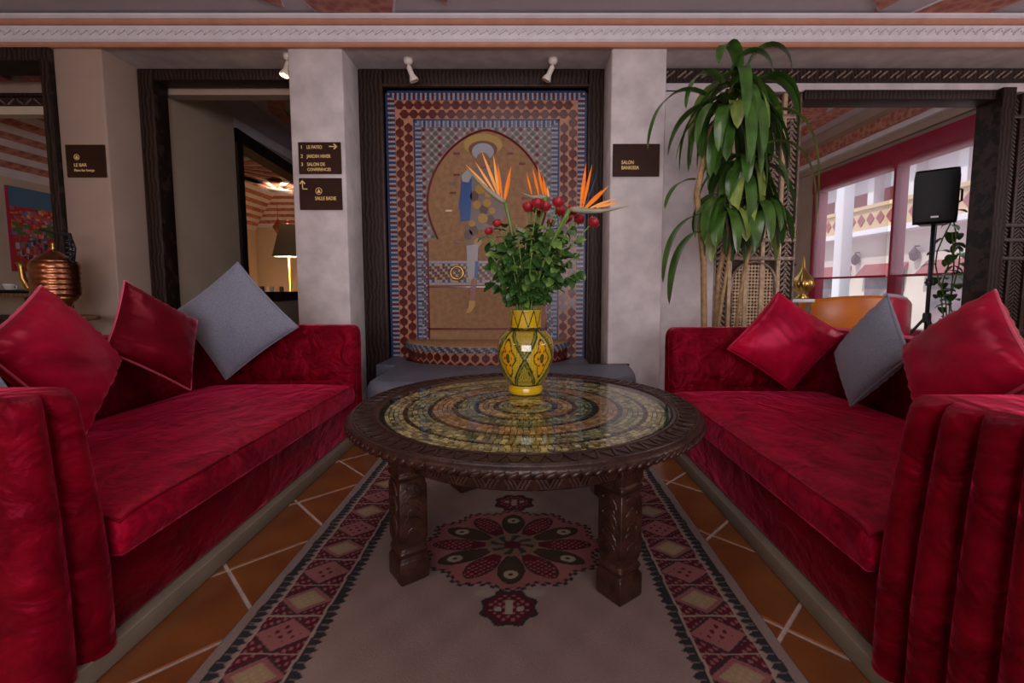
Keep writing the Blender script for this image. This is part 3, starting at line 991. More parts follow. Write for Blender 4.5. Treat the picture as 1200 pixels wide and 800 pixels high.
tag(obj('rim_tiles', mb, 'glaze', fb, color=True), kind='stuff')
for r_ in range(2):
    for k in range(26):
        a = PI + PI * (k + .5 + .5 * r_) / 26.5
        p, q = basin_pt(a, 1.004), basin_pt(a + .01, 1.004)
        t = Vector((q.x - p.x, q.y - p.y, 0)).normalized()
        inst('tile', loz_me, fb, (p.x, p.y, .40 - r_ * .062), Matrix((t, Vector((-t.y, t.x, 0)), Vector((0, 0, 1)))).transposed(), (.95, 1, .8))

# upholstered bench round the basin
bn = tag(thing('curved_bench', (-.35, 3.2, 0), 'curved slate blue upholstered bench around the tiled fountain basin', 'bench'))


def sup(a, rx, ry, e):
    c, s_ = math.cos(a), math.sin(a)
    return (-.35 + rx * math.copysign(abs(c) ** (2 / e), c), 3.74 + ry * math.copysign(abs(s_) ** (2 / e), s_))


def bench_outline(ro):
    x0 = -.975 + ro
    pts = []
    for k in range(91):
        x, y = sup(PI + PI * k / 90, 1.14 - ro, 1.03 - ro, 4.5)
        if y < 3.44 and x > x0 + .05:
            pts.append((x, y))
    yl = pts[0][1]
    pts = [(x0, 3.455), (x0, 3.2), (x0, yl + .09), (x0 + .015, yl + .03)] + pts + [(pts[-1][0], 3.455)]
    inn = [basin_pt(PI * 2 - PI * k / 60, 1.06) for k in range(61)]
    return pts + [(p.x, p.y) for p in inn if p.y < 3.455]


cur = [basin_pt(PI + PI * k / 80, 1.045) for k in range(81)]
cur = [(p.x, p.y) for p in cur if 3.45 < p.y < 3.858]
lf = [p for p in cur if p[0] < BC.x]
rt = [p for p in cur if p[0] > BC.x]
obj('bench_ledge', MB().outline([(-1.125, 3.45), (lf[-1][0], 3.45)] + lf[::-1] + [(lf[0][0], 3.86), (-1.125, 3.86)], [(0, 0), (.335, 0), (.345, .004)]), 'leather', bn, fix=True)
obj('bench_ledge', MB().outline([(rt[0][0], 3.45), (.50, 3.45), (.50, 3.86), (rt[-1][0], 3.86)] + rt[::-1], [(0, 0), (.335, 0), (.345, .004)]), 'leather', bn, fix=True)
obj('bench_base', MB().outline(bench_outline(.05), [(0, 0), (.20, 0)]), 'stone', bn, fix=True)
obj('bench_seat', MB().outline(bench_outline(0), [(.20, .006), (.21, 0), (.29, 0), (.325, .006), (.345, .016), (.356, .030), (.360, .042)]), 'leather', bn, True, fix=True)

# spot lamps under the beam
for k, (x, yaw) in enumerate(((-.887, .35), (.214, -.45), (-1.70, -.2))):
    lit = k == 2
    sx, sy, sz = x, 3.66 if not lit else 3.60, 2.66
    if lit:
        sx = -1.768
    sp = tag(thing('spot_lamp', (sx, sy, sz - .2), ['white ceiling spot lamp above the left side of the tiled arch', 'white ceiling spot lamp above the right side of the tiled arch', 'small lit wall spot lamp beside the pillar with two signs'][k], 'lamp', 'spot lamps under the beam'))
    obj('mount', MB().lathe([(.034, -.0), (.036, -.02), (.026, -.038), (.008, -.045)][::-1], (sx, sy, sz), 16), 'spotwhite', sp, True)
    d = Vector((yaw, .15 if not lit else -.2, -.9)).normalized()
    m3 = frame_of(d)
    p = Vector((sx, sy, sz - .05))
    obj('neck', MB().tube([(sx, sy, sz - .04), p, p + d * .03], .007, 8), 'spotwhite', sp)
    obj('head', MB().lathe([(.012, 0), (.020, .01), (.020, .07), (.034, .10), (.036, .115), (.030, .115), (.018, .085)], p, 16, rot=m3), 'spotwhite', sp, True)
    obj('bulb', MB().sphere(p + d * .095, .017), 'bulb' if lit else 'china', sp, True)
    if lit:                                                     # the one lamp that glows in the photograph
        lamp('spot_lamp_light', 'POINT', p + d * .125, p, .6, (1, .6, .3), .015)


# ================================================================== SIGNS
def sign(p0, p1, label, ty=Y1):
    x0, z1, x1, z0 = p0[0], p0[1], p1[0], p1[1]
    s_ = tag(thing('wall_sign', ((x0 + x1) / 2, ty - .01, z0), label, 'sign', 'brown wall signs'))
    obj('plate', MB().box(x0, x1, ty - .014, ty - .001, z0, z1), 'signbrown', s_, bev=.002, seg=1)
    return s_


yT = Y1 - .0155
s1 = sign((-1.668, 1.993), (-1.355, 1.766), 'brown sign with three gold lines and right pointing arrow, topmost on its pillar')
for k, (tx, z, b) in enumerate((('LE PATIO', 1.945, '1'), ('JARDIN HIVER', 1.880, '2'), ('SALON DE', 1.822, '3'))):
    text_part(s1, tx, .034, (-1.605, yT, z), 'gold', stretch=.82)
    text_part(s1, b, .034, (-1.650, yT, z), 'gold')
text_part(s1, 'CONFERENCES', .030, (-1.605, yT, 1.786), 'gold', stretch=.85)
mb = MB().box(-1.44, -1.385, yT - .001, yT + .001, 1.958, 1.964)
mb.obox((-1.392, yT, 1.969), (.012, 0, -.010), (0, .001, 0), (.003, 0, .003)).obox((-1.392, yT, 1.953), (.012, 0, .010), (0, .001, 0), (-.003, 0, .003))
obj('arrow', mb, 'gold', s1)
s2 = sign((-1.672, 1.735), (-1.357, 1.505), 'brown sign with bent gold arrow and small round emblem, lower one on its pillar')
text_part(s2, 'SALLE BADIE', .036, (-1.556, yT, 1.575), 'gold', stretch=.78)
mb = MB().box(-1.648, -1.642, yT - .001, yT + .001, 1.652, 1.712).box(-1.648, -1.610, yT - .001, yT + .001, 1.652, 1.658)
mb.obox((-1.654, yT, 1.704), (.010, 0, .012), (0, .001, 0), (.003, 0, -.003)).obox((-1.636, yT, 1.704), (-.010, 0, .012), (0, .001, 0), (.003, 0, .003))
obj('arrow', mb, 'gold', s2)
mb = MB().tube([(-1.526 + .022 * math.cos(a * PI / 10), yT, 1.640 + .024 * math.sin(a * PI / 10)) for a in range(20)], .0022, 5, closed=True)
mb.prism([(-1.540, yT - .001, 1.628), (-1.512, yT - .001, 1.628), (-1.518, yT - .001, 1.640), (-1.526, yT - .001, 1.656), (-1.534, yT - .001, 1.640)], (0, .002, 0))
obj('emblem', mb, 'gold', s2)
s3 = sign((.649, 1.981), (.994, 1.748), 'brown sign with two short gold lines beside the tall corn plant')
text_part(s3, 'SALON', .036, (.712, yT, 1.835), 'gold', stretch=.80)
text_part(s3, 'BANKISSA', .036, (.712, yT, 1.797), 'gold', stretch=.80)
s4 = sign((-3.382, 1.975), (-3.095, 1.741), 'dark brown sign with dim gold lettering on the taupe pilaster by the doorway')
text_part(s4, 'LE BAR', .034, (-3.325, yT, 1.817), 'gold', stretch=.9)
text_part(s4, 'Piano bar lounge', .026, (-3.325, yT, 1.782), 'gold', stretch=.85)
mb = MB().tube([(-3.30 + .018 * math.cos(a * PI / 10), yT, 1.885 + .020 * math.sin(a * PI / 10)) for a in range(20)], .002, 5, closed=True)
mb.prism([(-3.312, yT - .001, 1.874), (-3.288, yT - .001, 1.874), (-3.300, yT - .001, 1.900)], (0, .002, 0))
obj('emblem', mb, 'gold', s4)


# ================================================================== CARVED SCREENS
def carved_screen(x0, x1, z1, label, light):
    wd = 'silverwood' if light else 'wood'
    sc_ = tag(thing('carved_screen', ((x0 + x1) / 2, 3.88, 0), label, 'screen'))
    obj('panel', MB().box(x0, x1, 3.86, 3.95, 0, z1), 'wood', sc_)
    n = 5
    w_ = (x1 - x0)
    for k in range(n + 1):
        x = x0 + w_ * k / n
        obj('stile', MB().box(max(x0, x - .016), min(x1, x + .016), 3.825, 3.87, 0, z1), 'goldwood' if light and k in (1, 2, 3, 4) else wd, sc_, bev=.005)
    for z in (.55, 1.15, 1.30, 1.42, 2.28):
        if z < z1:
            obj('rail', MB().box(x0, x1, 3.822, 3.87, z, z + .035), wd, sc_, bev=.005)
    for k in range(n):
        xa, xb = x0 + w_ * k / n + .02, x0 + w_ * (k + 1) / n - .02
        xm = (xa + xb) / 2
        hw = (xb - xa) / 2
        mb = MB()
        z = .02
        step = hw * 1.05
        while z < z1 - step:
            if light and 1 <= k <= 3 and .59 < z < 1.13:
                z += step
                continue
            for sg in (-1, 1):
                mb.obox((xm + sg * hw * .45, 3.852, z + step * .4), (hw * .42, 0, -sg * step * .40), (0, .012, 0), (sg * .004, 0, .006))
            mb.obox((xm, 3.855, z + step * .12), (.008, 0, .008), (0, .012, 0), (-.008, 0, .008))
            z += step * (.62 if not light else .9)
        tag(obj('chevron_carving', mb, wd, sc_), kind='stuff')
    if light:
        xa, xb = x0 + w_ * .2, x0 + w_ * .8
        xm, hw = (xa + xb) / 2, (xb - xa) / 2 - .02
        mb = MB()
        for r_ in range(19):
            for q in range(14):
                x, z = xa + .03 + q * (xb - xa - .06) / 13, .60 + r_ * .028
                top = .98 + .15 * math.sqrt(max(0, 1 - ((x - xm) / hw) ** 2))
                if z < top:
                    mb.obox((x, 3.845, z), (.008, 0, .008), (0, .008, 0), (-.008, 0, .008))
        tag(obj('lattice_pegs', mb, 'goldwood', sc_), kind='stuff')
        path = [(xm - hw, 3.835, .59)] + [(xm - hw * math.cos(a * PI / 16), 3.835, .98 + .16 * math.sin(a * PI / 16)) for a in range(17)] + [(xm + hw, 3.835, .59)]
        obj('lattice_arch', MB().tube(path, .013, 8), 'silverwood', sc_, True)
    return sc_


carved_screen(1.56, 2.225, 2.48, 'worn carved wooden screen with lattice arch standing behind the corn plant', True)
rs = carved_screen(3.86, 4.55, 2.48, 'dark carved wooden screen with chevrons at the edge of the side room', False)
obj('door_post', MB().box(3.76, 3.87, 3.76, 3.98, 0, 2.50), 'frame', rs, bev=.008)
tag(obj('wall_right_end', MB().box(4.55, 5.3, 3.80, 3.98, 0, 2.55), 'taupe'), kind='structure')

# ================================================================== RUG
RX0, RX1, RY0, RY1 = -.785, .658, .58, 2.70
nx, ny = 400, 560
gx, gy = np.linspace(RX0, RX1, nx), np.linspace(RY0, RY1, ny)
X, Y = np.meshgrid(gx, gy)
rugc = np.zeros((ny, nx, 3), np.float32)
TA, FLD = np.array((.36, .28, .25)), np.array((.43, .32, .285))
BLK, MAR, PNK, BEI, LIN = np.array((.045, .05, .055)), np.array((.13, .022, .035)), np.array((.44, .17, .17)), np.array((.48, .35, .22)), np.array((.50, .38, .32))
rugc[:] = FLD
wob = .0015 * np.sin(Y * 37) + .001 * np.sin(Y * 91 + 1)
dl, dr, df, dn = X - RX0 + wob, RX1 - X + wob, RY1 - Y, Y - RY0
d = np.minimum(np.minimum(dl, dr), np.minimum(df, dn))
along = np.where((np.minimum(df, dn) < np.minimum(dl, dr)), X, Y)


def put(mask, col):
    rugc[mask] = col


put(d < .262, FLD)
put(d < .030, TA)
sca = np.abs(((along / .026) % 1) - .5) * 2
put((d >= .030) & (d < .050 + .016 * sca), BLK)
put((d >= .034) & (d < .058) & (np.abs(((along / .026) % 1) - .5) < .16) & (np.sin(along * 700) > .2), TA * .7)
put((d >= .066) & (d < .072), LIN)
put((d >= .072) & (d < .218), MAR)
L = .135
cell = np.floor(along / L)
fa = along / L - cell - .5
fd = (d - .145) / .146
dia = np.abs(fa) * 1.15 + np.abs(fd) * .95
inb = (d >= .072) & (d < .218)
put(inb & (dia < .50) & (cell % 2 == 0), PNK)
put(inb & (dia < .50) & (cell % 2 == 1), PNK * .9)
put(inb & (dia < .36) & (cell % 2 == 1), BEI)
put(inb & (dia > .56) & (np.sin(X * 230) * np.sin(Y * 210 + X * 90) > .35), PNK * .95)
put(inb & (dia > .52) & (dia < .57), BLK)
put(inb & (dia < .30) & (cell % 2 == 0) & (np.sin(X * 190 + 1) * np.sin(Y * 170) > .45), MAR)
put(inb & (dia < .24) & (cell % 2 == 1) & (np.sin(X * 260) * np.sin(Y * 260) > .2), np.array((.52, .44, .22)))
put(inb & (np.abs(np.abs(fa) - .5) < .018), LIN * .9)
put((d >= .218) & (d < .225), LIN)
put((d >= .226) & (d < .246 + .016 * sca), BLK)
put((d >= .232) & (d < .252) & (np.abs(((along / .026) % 1) - .5) < .18) & (np.cos(along * 500) > .3), FLD * .6)
# medallion
CX, CY, MA, MBB = -.045, 1.575, .315, .245
ex, ey = (X - CX) / MA, (Y - CY) / MBB
rr = np.sqrt(ex ** 2 + ey ** 2)
th = np.arctan2(ey, ex)
edge = 1.0 + .045 * np.cos(12 * th) + .02 * np.sign(np.sin(60 * th))
put(rr < edge, BLK)
put(rr < edge - .045, PNK)
n_p = 12
tt = (th / (2 * PI / n_p) + .5)
pid = np.floor(tt).astype(int) % n_p
ft = (tt - np.floor(tt) - .5) * 2 * PI / n_p * rr
pr_ = np.clip((rr - .24) / .66, 0, 1)
hwid = .17 * np.sin(PI * np.clip(pr_, 0, 1)) ** .6 * (.55 + .55 * pr_)
inp = (rr > .24) & (rr < .90) & (np.abs(ft) < hwid)
put(inp, np.array((.05, .045, .04)))
inp2 = (rr > .26) & (rr < .87) & (np.abs(ft) < hwid - .025)
col_p = np.where((pid % 2 == 0)[..., None], np.array((.16, .02, .03)), np.array((.085, .06, .035)))
rugc[inp2] = col_p[inp2]
spk = (np.sin(X * 250) * np.sin(Y * 300 + 1) > .35)
put(inp2 & (pid % 2 == 0) & spk & (rr > .45), PNK * 1.05)
dot = ((rr - .70) / .085) ** 2 + (ft / .075) ** 2
put((dot < 1) & (pid % 2 == 1), np.array((.52, .46, .34)))
put((dot < .12) & (pid % 2 == 1), MAR)
put((rr < .30), np.array((.30, .19, .13)))
put((rr < .25) & (np.sin(8 * th + rr * 14) > .1), np.array((.06, .07, .06)))
put((rr < .10), MAR)
for sg in (-1, 1):
    py_ = CY + sg * .325
    qx, qy = (X - CX) / .075, (Y - py_) / .068
    q = np.sqrt(qx ** 2 + qy ** 2) * (1 + .08 * np.cos(8 * np.arctan2(qy, qx)))
    put(q < 1.08, BLK)
    put(q < .95, MAR)
    put((q < .8) & (np.sin(X * 240) * np.sin(Y * 260) > .3), PNK)
    put(((np.abs(qx) < .16) & (np.abs(qy) < .42)) | (((np.abs(qx) - .42) ** 2 + (qy - .1 * sg) ** 2) < .022), np.array((.50, .44, .36)))
    put((np.abs(np.abs(X - CX) - .075) < .03) & (np.abs(Y - (CY + sg * .262)) < .010 + .2 * (.03 - np.abs(np.abs(X - CX) - .075))), np.array((.46, .40, .33)))
zz = .010 + .0012 * np.sin(X * 40) * np.sin(Y * 33)
me = bpy.data.meshes.new('rug')
V = np.stack([X - (RX0 + RX1) / 2, Y - (RY0 + RY1) / 2, zz], -1).reshape(-1, 3).astype(np.float32)
nv = len(V)
idx = np.arange(nv).reshape(ny, nx)
F = np.stack([idx[:-1, :-1], idx[:-1, 1:], idx[1:, 1:], idx[1:, :-1]], -1).reshape(-1, 4)
skirt_loop = np.concatenate([idx[0, :], idx[1:, -1], idx[-1, -2::-1], idx[-2:0:-1, 0]])
nl = len(skirt_loop)
V2 = V[skirt_loop].copy()
V2[:, 2] = .003
allV = np.concatenate([V, V2])
kk = np.arange(nl)
S = np.stack([skirt_loop[kk], nv + kk, nv + (kk + 1) % nl, skirt_loop[(kk + 1) % nl]], -1)
allF = np.concatenate([F, S])
me.vertices.add(len(allV))
me.vertices.foreach_set('co', allV.ravel())
me.loops.add(allF.size)
me.loops.foreach_set('vertex_index', allF.ravel().astype(np.int32))
me.polygons.add(len(allF))
me.polygons.foreach_set('loop_start', (np.arange(len(allF)) * 4).astype(np.int32))
me.polygons.foreach_set('loop_total', np.full(len(allF), 4, np.int32))
me.polygons.foreach_set('use_smooth', [True] * len(allF))
ca = me.color_attributes.new('Col', 'FLOAT_COLOR', 'POINT')
cc = np.ones((len(allV), 4), np.float32)
cc[:nv, :3] = rugc.reshape(-1, 3) * .52 * np.array((1.04, .96, .92), np.float32)
cc[nv:, :3] = TA
ca.data.foreach_set('color', cc.ravel())
me.update()
me.validate()
me.materials.append(MT['rug'])
rug = bpy.data.objects.new('rug', me)
rug.location = ((RX0 + RX1) / 2, (RY0 + RY1) / 2, 0)
COL.objects.link(rug)
tag(rug, 'mauve wool rug with pink floral medallion and patterned border under the table', 'rug')

# ================================================================== ROUND TABLE
TX, TY = .002, 1.675
tb = tag(thing('coffee_table', (TX, TY, 0), 'round dark carved wooden coffee table with ringed stone inlay under glass', 'table'))
TC = (TX, TY, 0)
mb = MB().lathe([(.515, .470), (.585, .462), (.606, .464), (.618, .474), (.622, .484), (.616, .496), (.606, .500), (.528, .500), (.518, .497), (.515, .486)], TC, 96, cap=False)
top = obj('table_rim', mb, 'woodtop', tb, True)
mb = MB()
n = 128
for k in range(n):
    a = 2 * PI * k / n
    er, et = Vector((math.cos(a), math.sin(a), 0)), Vector((-math.sin(a), math.cos(a), 0))
    c = Vector(TC) + er * .619 + Vector((0, 0, .479))
    ax = Matrix((et * .018 + Vector((0, 0, .007)), er * .007, Vector((0, 0, .008)))).transposed()
    mb.sphere(c, 1, 6, 4, axes=ax)
tag(obj('rope_carving', mb, 'woodtop', top, True), kind='stuff')
mb = MB()
n = 72
for k in range(n):
    a = 2 * PI * k / n
    for sg in (-1, 1):
        er = Vector((math.cos(a), math.sin(a), 0))
        et = Vector((-math.sin(a), math.cos(a), 0))
        c = Vector(TC) + er * .567 + et * .011 * sg + Vector((0, 0, .5005))
        dr_ = (er * .026 + et * .010 * sg)
        mb.obox(c, dr_, (et * .0035 - er * .0012 * sg), (0, 0, .0028))
for r_ in (.532, .600):
    mb.tube([(TX + r_ * math.cos(2 * PI * q / 96), TY + r_ * math.sin(2 * PI * q / 96), .500) for q in range(96)], .0035, 6, closed=True)
tag(obj('rim_carving', mb, 'woodtop', top), kind='stuff')
mb = MB().lathe([(.498, .470), (.512, .466), (.512, .456), (.507, .450), (.507, .394), (.500, .388), (.485, .388), (.485, .470)], TC, 96, cap=False)
ap = obj('apron', mb, 'woodtop', tb, True)
mb = MB()
n = 76
for k in range(n):
    a = 2 * PI * k / n
    er, et = Vector((math.cos(a), math.sin(a), 0)), Vector((-math.sin(a), math.cos(a), 0))
    sg = 1 if k % 2 else -1
    for q in (-1, 0, 1):
        c = Vector(TC) + er * .5085 + et * .011 * q + Vector((0, 0, .420))
        mb.obox(c, et * .013 * sg + Vector((0, 0, .022)), et * .0028 - Vector((0, 0, .0015 * sg)), er * .004)
tag(obj('chevron_carving', mb, 'woodtop', ap), kind='stuff')
lh = .046
for k in range(4):
    a = R(-53 - 90 * k)
    lx, ly = TX + .462 * math.cos(a), TY + .462 * math.sin(a)
    q2 = math.sqrt(2)
    prof = [(lh * .92, 0.011), (lh * 1.05, .020), (lh * 1.05, .085), (lh * .92, .092), (lh * .88, .098), (lh * .98, .104), (lh * .98, .114), (lh * .84, .122), (lh * .92, .136), (lh * .99, .15),
            (lh * .99, .315), (lh * .90, .326), (lh * .84, .336), (lh * 1.0, .346), (lh * 1.0, .356), (lh * .88, .364), (lh * .98, .372), (lh * 1.02, .38), (lh * 1.02, .468)]
    lg = obj('leg', MB().lathe([(r_ * q2, z) for r_, z in prof], (lx, ly, 0), 4, a0=a + PI / 4), 'woodtop', tb, bev=.004, seg=2)
    mb = MB()
    for q in range(4):
        aa = a + q * PI / 2
        er, et = Vector((math.cos(aa), math.sin(aa), 0)), Vector((-math.sin(aa), math.cos(aa), 0))
        c0 = Vector((lx, ly, 0)) + er * (lh * .99)
        for z0 in (.19, .25, .295):
            mb.tube([c0 + et * (.026 * math.cos(t * .5)) + Vector((0, 0, z0 + .020 * math.sin(t * .5) + .004 * t)) for t in range(9)], .0028, 5)
            mb.tube([c0 - et * (.020 * math.cos(t * .6)) + Vector((0, 0, z0 - .016 + .016 * math.sin(t * .6))) for t in range(7)], .0024, 5)
    tag(obj('scroll_carving', mb, 'woodtop', lg), kind='stuff')

# stone inlay under the glass
obj('inlay_bed', MB().lathe([(.516, .470), (.516, .4845)], TC, 64), 'wood', tb)
mb = MB()
G1, G2, G3 = (.19, .20, .11), (.38, .34, .18), (.10, .12, .07)
T1, T2 = (.46, .24, .11), (.40, .19, .09)
Y1c, Y2c = (.56, .44, .20), (.38, .28, .12)
K = (.015, .014, .012)
rings = [(.512, .500, [K]), (.500, .438, [Y1c, Y2c, (.2, .14, .06), Y1c]), (.438, .424, [K]), (.424, .352, [G2, Y2c, G3, G1, Y1c]), (.352, .336, [K]), (.336, .268, [T1, T2, T1, (.5, .30, .16)]),
         (.268, .248, [K]), (.248, .190, [G1, G2, G3, G1, (.3, .3, .2)]), (.190, .174, [K]), (.174, .118, [T1, Y1c, T2]), (.118, .10, [K]), (.10, .05, [G2, Y1c]), (.05, .012, [K, T1])]
for ro, ri, cols in rings:
    nr = max(1, round((ro - ri) / .016))
    dr_ = (ro - ri) / nr
    for q in range(nr):
        rm = ro - dr_ * (q + .5)
        n = max(6, int(2 * PI * rm / (.019 if len(cols) > 1 else .030)))
        off = rnd.random()
        for k in range(n):
            g_ = rnd.uniform(.06, .15)
            a0, a1 = 2 * PI * (k + off + g_) / n, 2 * PI * (k + off + 1 - g_) / n
            r0, r1 = rm - dr_ * rnd.uniform(.34, .43), rm + dr_ * rnd.uniform(.34, .43)
            c = rnd.choice(cols)
            f_ = rnd.uniform(.55, 1.75)
            c = tuple(min(1, v * f_) for v in c)
            zt = .4885 + rnd.random() * .0015
            vs = [(TX + r * math.cos(a), TY + r * math.sin(a), z) for z in (.483, zt) for r, a in ((r0, a0), (r1, a0), (r1, a1), (r0, a1))]
            mb.add(vs, [(4, 5, 6, 7), (0, 1, 5, 4), (1, 2, 6, 5), (2, 3, 7, 6), (3, 0, 4, 7)], c)
tag(obj('stone_inlay', mb, 'stonemosaic', tb, color=True, fix=True), kind='stuff')
obj('glass_top', MB().lathe([(.5145, .4945), (.5145, .4985)], TC, 96), 'tableglass', tb)


# ================================================================== SOFAS
def arm_outline(xf, side, ya, yb, depth, rolls):
    """aisle face at xf, running away from the aisle; fluted front; counter-clockwise"""
    pts = []
    n = 14 * rolls
    for k in range(n + 1):
        t = k / n
        y = ya + (yb - ya) * t
        bump_ = abs(math.sin(PI * t * rolls)) ** .5
        pts.append((xf + side * (.05 - .05 * bump_), y))
    for k in range(1, 9):
        pts.append((xf + side * (.06 + (depth - .06) * k / 8), yb))
    for k in range(0, 8):
        pts.append((xf + side * (depth - (depth - .06) * k / 8), ya))
    if side > 0:
        pts = pts[::-1]
    return pts


def pad(name, parent, org, U, Vv, nrm, buttons, m='velvet', nu=64, nv=28):
    """upholstered panel: org + u*U + v*Vv, bulging along nrm, dimpled at the buttons"""
    org, U, Vv, nrm = Vector(org), Vector(U), Vector(Vv), Vector(nrm)

    def fn(u, v):
        h = -.006 + .024 * (max(0, 1 - (2 * u - 1) ** 6) * max(0, 1 - (2 * v - 1) ** 4))
        for bu, bv in buttons:
            dx, dy = (u - bu) * U.length, (v - bv) * Vv.length
            h -= .026 * math.exp(-(dx * dx + dy * dy) / .0022) + .008 * math.exp(-dx * dx / .00012)
        return org + U * u + Vv * v + nrm * h
    p = obj(name, MB().grid(nu, nv, fn), m, parent, True, fix=False)
    for bu, bv in buttons:
        c = org + U * bu + Vv * bv + nrm * 0.0
        obj('button', MB().sphere(c, .011, 10, 6), 'velvet', p, True)
    return p


def sofa(side, xf, y0, y1, rolls, ta, tf, rolls_far, label):
    dpt = 1.0
    xb = xf + side * dpt
    xi = xf + side * .83
    HT = .705
    s_ = tag(thing('sofa', ((xf + xb) / 2, (y0 + y1) / 2, 0), label, 'sofa'))
    X0, X1 = sorted((xf + side * .008, xb - side * .02))
    obj('plinth', MB().box(X0, X1, y0 + .02, y1 - .02, .0025, .058), 'plinth', s_, bev=.004)
    X0, X1 = sorted((xf + side * .035, xb))
    obj('base', MB().box(X0, X1, y0 + .05, y1 - .05, .058, .262), 'velvet', s_, bev=.02, seg=3)
    X0, X1 = sorted((xf + side * .0, xi - side * .02))
    # seat cushion: dense rounded box with a soft crown
    ys, ye = y0 + ta + .004, y1 - tf - .004
    cx0, cy0 = (X0 + X1) / 2, (ys + ye) / 2
    hx, hy = (X1 - X0) / 2, (ye - ys) / 2

    def crown(u, v):
        U_, V_ = 2 * u - 1, 2 * v - 1
        z = .375 + .022 * (1 - U_ ** 2) * (1 - V_ ** 4) - .014 * (abs(U_) ** 24 + abs(V_) ** 40)
        z += .004 * mnoise.noise(Vector((u * 5, v * 9, side)))
        return (cx0 + U_ * hx, cy0 + V_ * hy, z)
    mb = MB().grid(36, 72, crown)
    bot = .262
    loop = [i for i in range(36)] + [36 * j + 35 for j in range(1, 72)] + [36 * 71 + i for i in range(34, -1, -1)] + [36 * j for j in range(70, 0, -1)]
    vs = [mb.v[i] for i in loop]
    nL = len(vs)
    lay = []
    for tz, out_ in ((0.0, 0), (.12, .006), (.5, .010), (.88, .006), (1, 0)):
        for (x, y, z) in vs:
            ux, uy = (x - cx0) / hx, (y - cy0) / hy
            ox = out_ * (1 if ux > .999 else -1 if ux < -.999 else 0)
            oy = out_ * (1 if uy > .999 else -1 if uy < -.999 else 0)
            lay.append((x + ox, y + oy, z + (bot - z) * tz))
    fs = [(k * nL + i, (k + 1) * nL + i, (k + 1) * nL + (i + 1) % nL, k * nL + (i + 1) % nL) for k in range(4) for i in range(nL)]
    fs.append(tuple(4 * nL + i for i in range(nL)))
    mb.add(lay, fs)
    seat = obj('seat_cushion', mb, 'damask', s_, True, fix=True)
    obj('cushion_piping', MB().tube([(x, y, z + .002) for x, y, z in vs], .0045, 6, closed=True), 'piping' if False else 'velvet', seat, True)
    # back
    X0, X1 = sorted((xi, xb))
    bk = obj('backrest', MB().box(X0, X1, y0 + .03, y1 - .03, .20, HT), 'velvet', s_, bev=.03, seg=4)
    nb = 6
    pad('backrest_pad', bk, (xi, ys, .36) if side > 0 else (xi, ye, .36), (0, (ye - ys) * (1 if side > 0 else -1), 0), (0, 0, HT - .36 - .03), (-side, 0, 0), [((k + .5) / nb, .55) for k in range(nb)], nu=120)
    # arms
    for ya, yb, inner in ((y0, y0 + ta, 1), (y1 - tf, y1, -1)):
        ol = arm_outline(xf - side * .004, side, ya, yb, dpt, rolls if inner > 0 else rolls_far)
        plain = [((xf - side * .004 + side * .012) if abs(x - xf) < .055 else x, y) for x, y in ol]
        mb = MB()
        nO = len(ol)
        lays = [(.055, 0, 0), (.058, 0, 0), (.12, 0, 0), (.25, 0, 0), (.40, 0, 0), (.52, 0, 0), (.60, 0, 0), (HT - .05, 0, .15), (HT - .03, .002, .4), (HT - .015, .008, .75), (HT - .005, .020, 1), (HT - .001, .036, 1), (HT + .001, .06, 1)]
        cyc, cxc = (ya + yb) / 2, xf + side * dpt / 2
        vs, fs = [], []
        for z, ins, ff in lays:
            for (x0_, y0_), (x1_, y1_) in zip(ol, plain):
                x, y = x0_ * (1 - ff) + x1_ * ff, y0_
                x = cxc + (x - cxc) * (1 - 2 * ins / dpt)
                y = cyc + (y - cyc) * (1 - 2 * ins / (yb - ya))
                vs.append((x, y, z))
        for k in range(len(lays) - 1):
            for i in range(nO):
                j = (i + 1) % nO
                fs.append((k * nO + i, k * nO + j, (k + 1) * nO + j, (k + 1) * nO + i))
        fs.append(tuple(range(nO - 1, -1, -1)))
        fs.append(tuple((len(lays) - 1) * nO + i for i in range(nO)))
        mb.add(vs, fs)
        # upper part leans away from the seat a little (scrolled arm)
        w_ = yb - ya
        mb.v = [(x, y - inner * .06 * max(0, (z - .25) / (HT - .25)) ** 1.4 * ((y - ya) / w_ if inner > 0 else (yb - y) / w_), z) for x, y, z in mb.v]
        am = obj('arm', mb, 'velvet', s_, True, fix=True)
        yi = yb if inner > 0 else ya
        if inner < 0:
            U = (xi - xf) - side * .05
            o0 = Vector((xf + side * .045, yi + .012, .37))
            pad('arm_pad', am, o0 if side > 0 else o0 + Vector((U, 0, 0)), (U if side > 0 else -U, 0, 0), (0, .045, HT - .37 - .03), (0, -1, 0), [(.28 if side > 0 else .72, .56), (.72 if side > 0 else .28, .56)])
    return s_


sofa(-1, -.995, .885, 2.80, 2, .20, .17, 2, 'crimson velvet sofa with fluted arms beside the pillar with two signs')
sofa(1, .798, .66, 2.62, 4, .36, .16, 2, 'crimson velvet sofa with fluted arms in front of the tall corn plant')


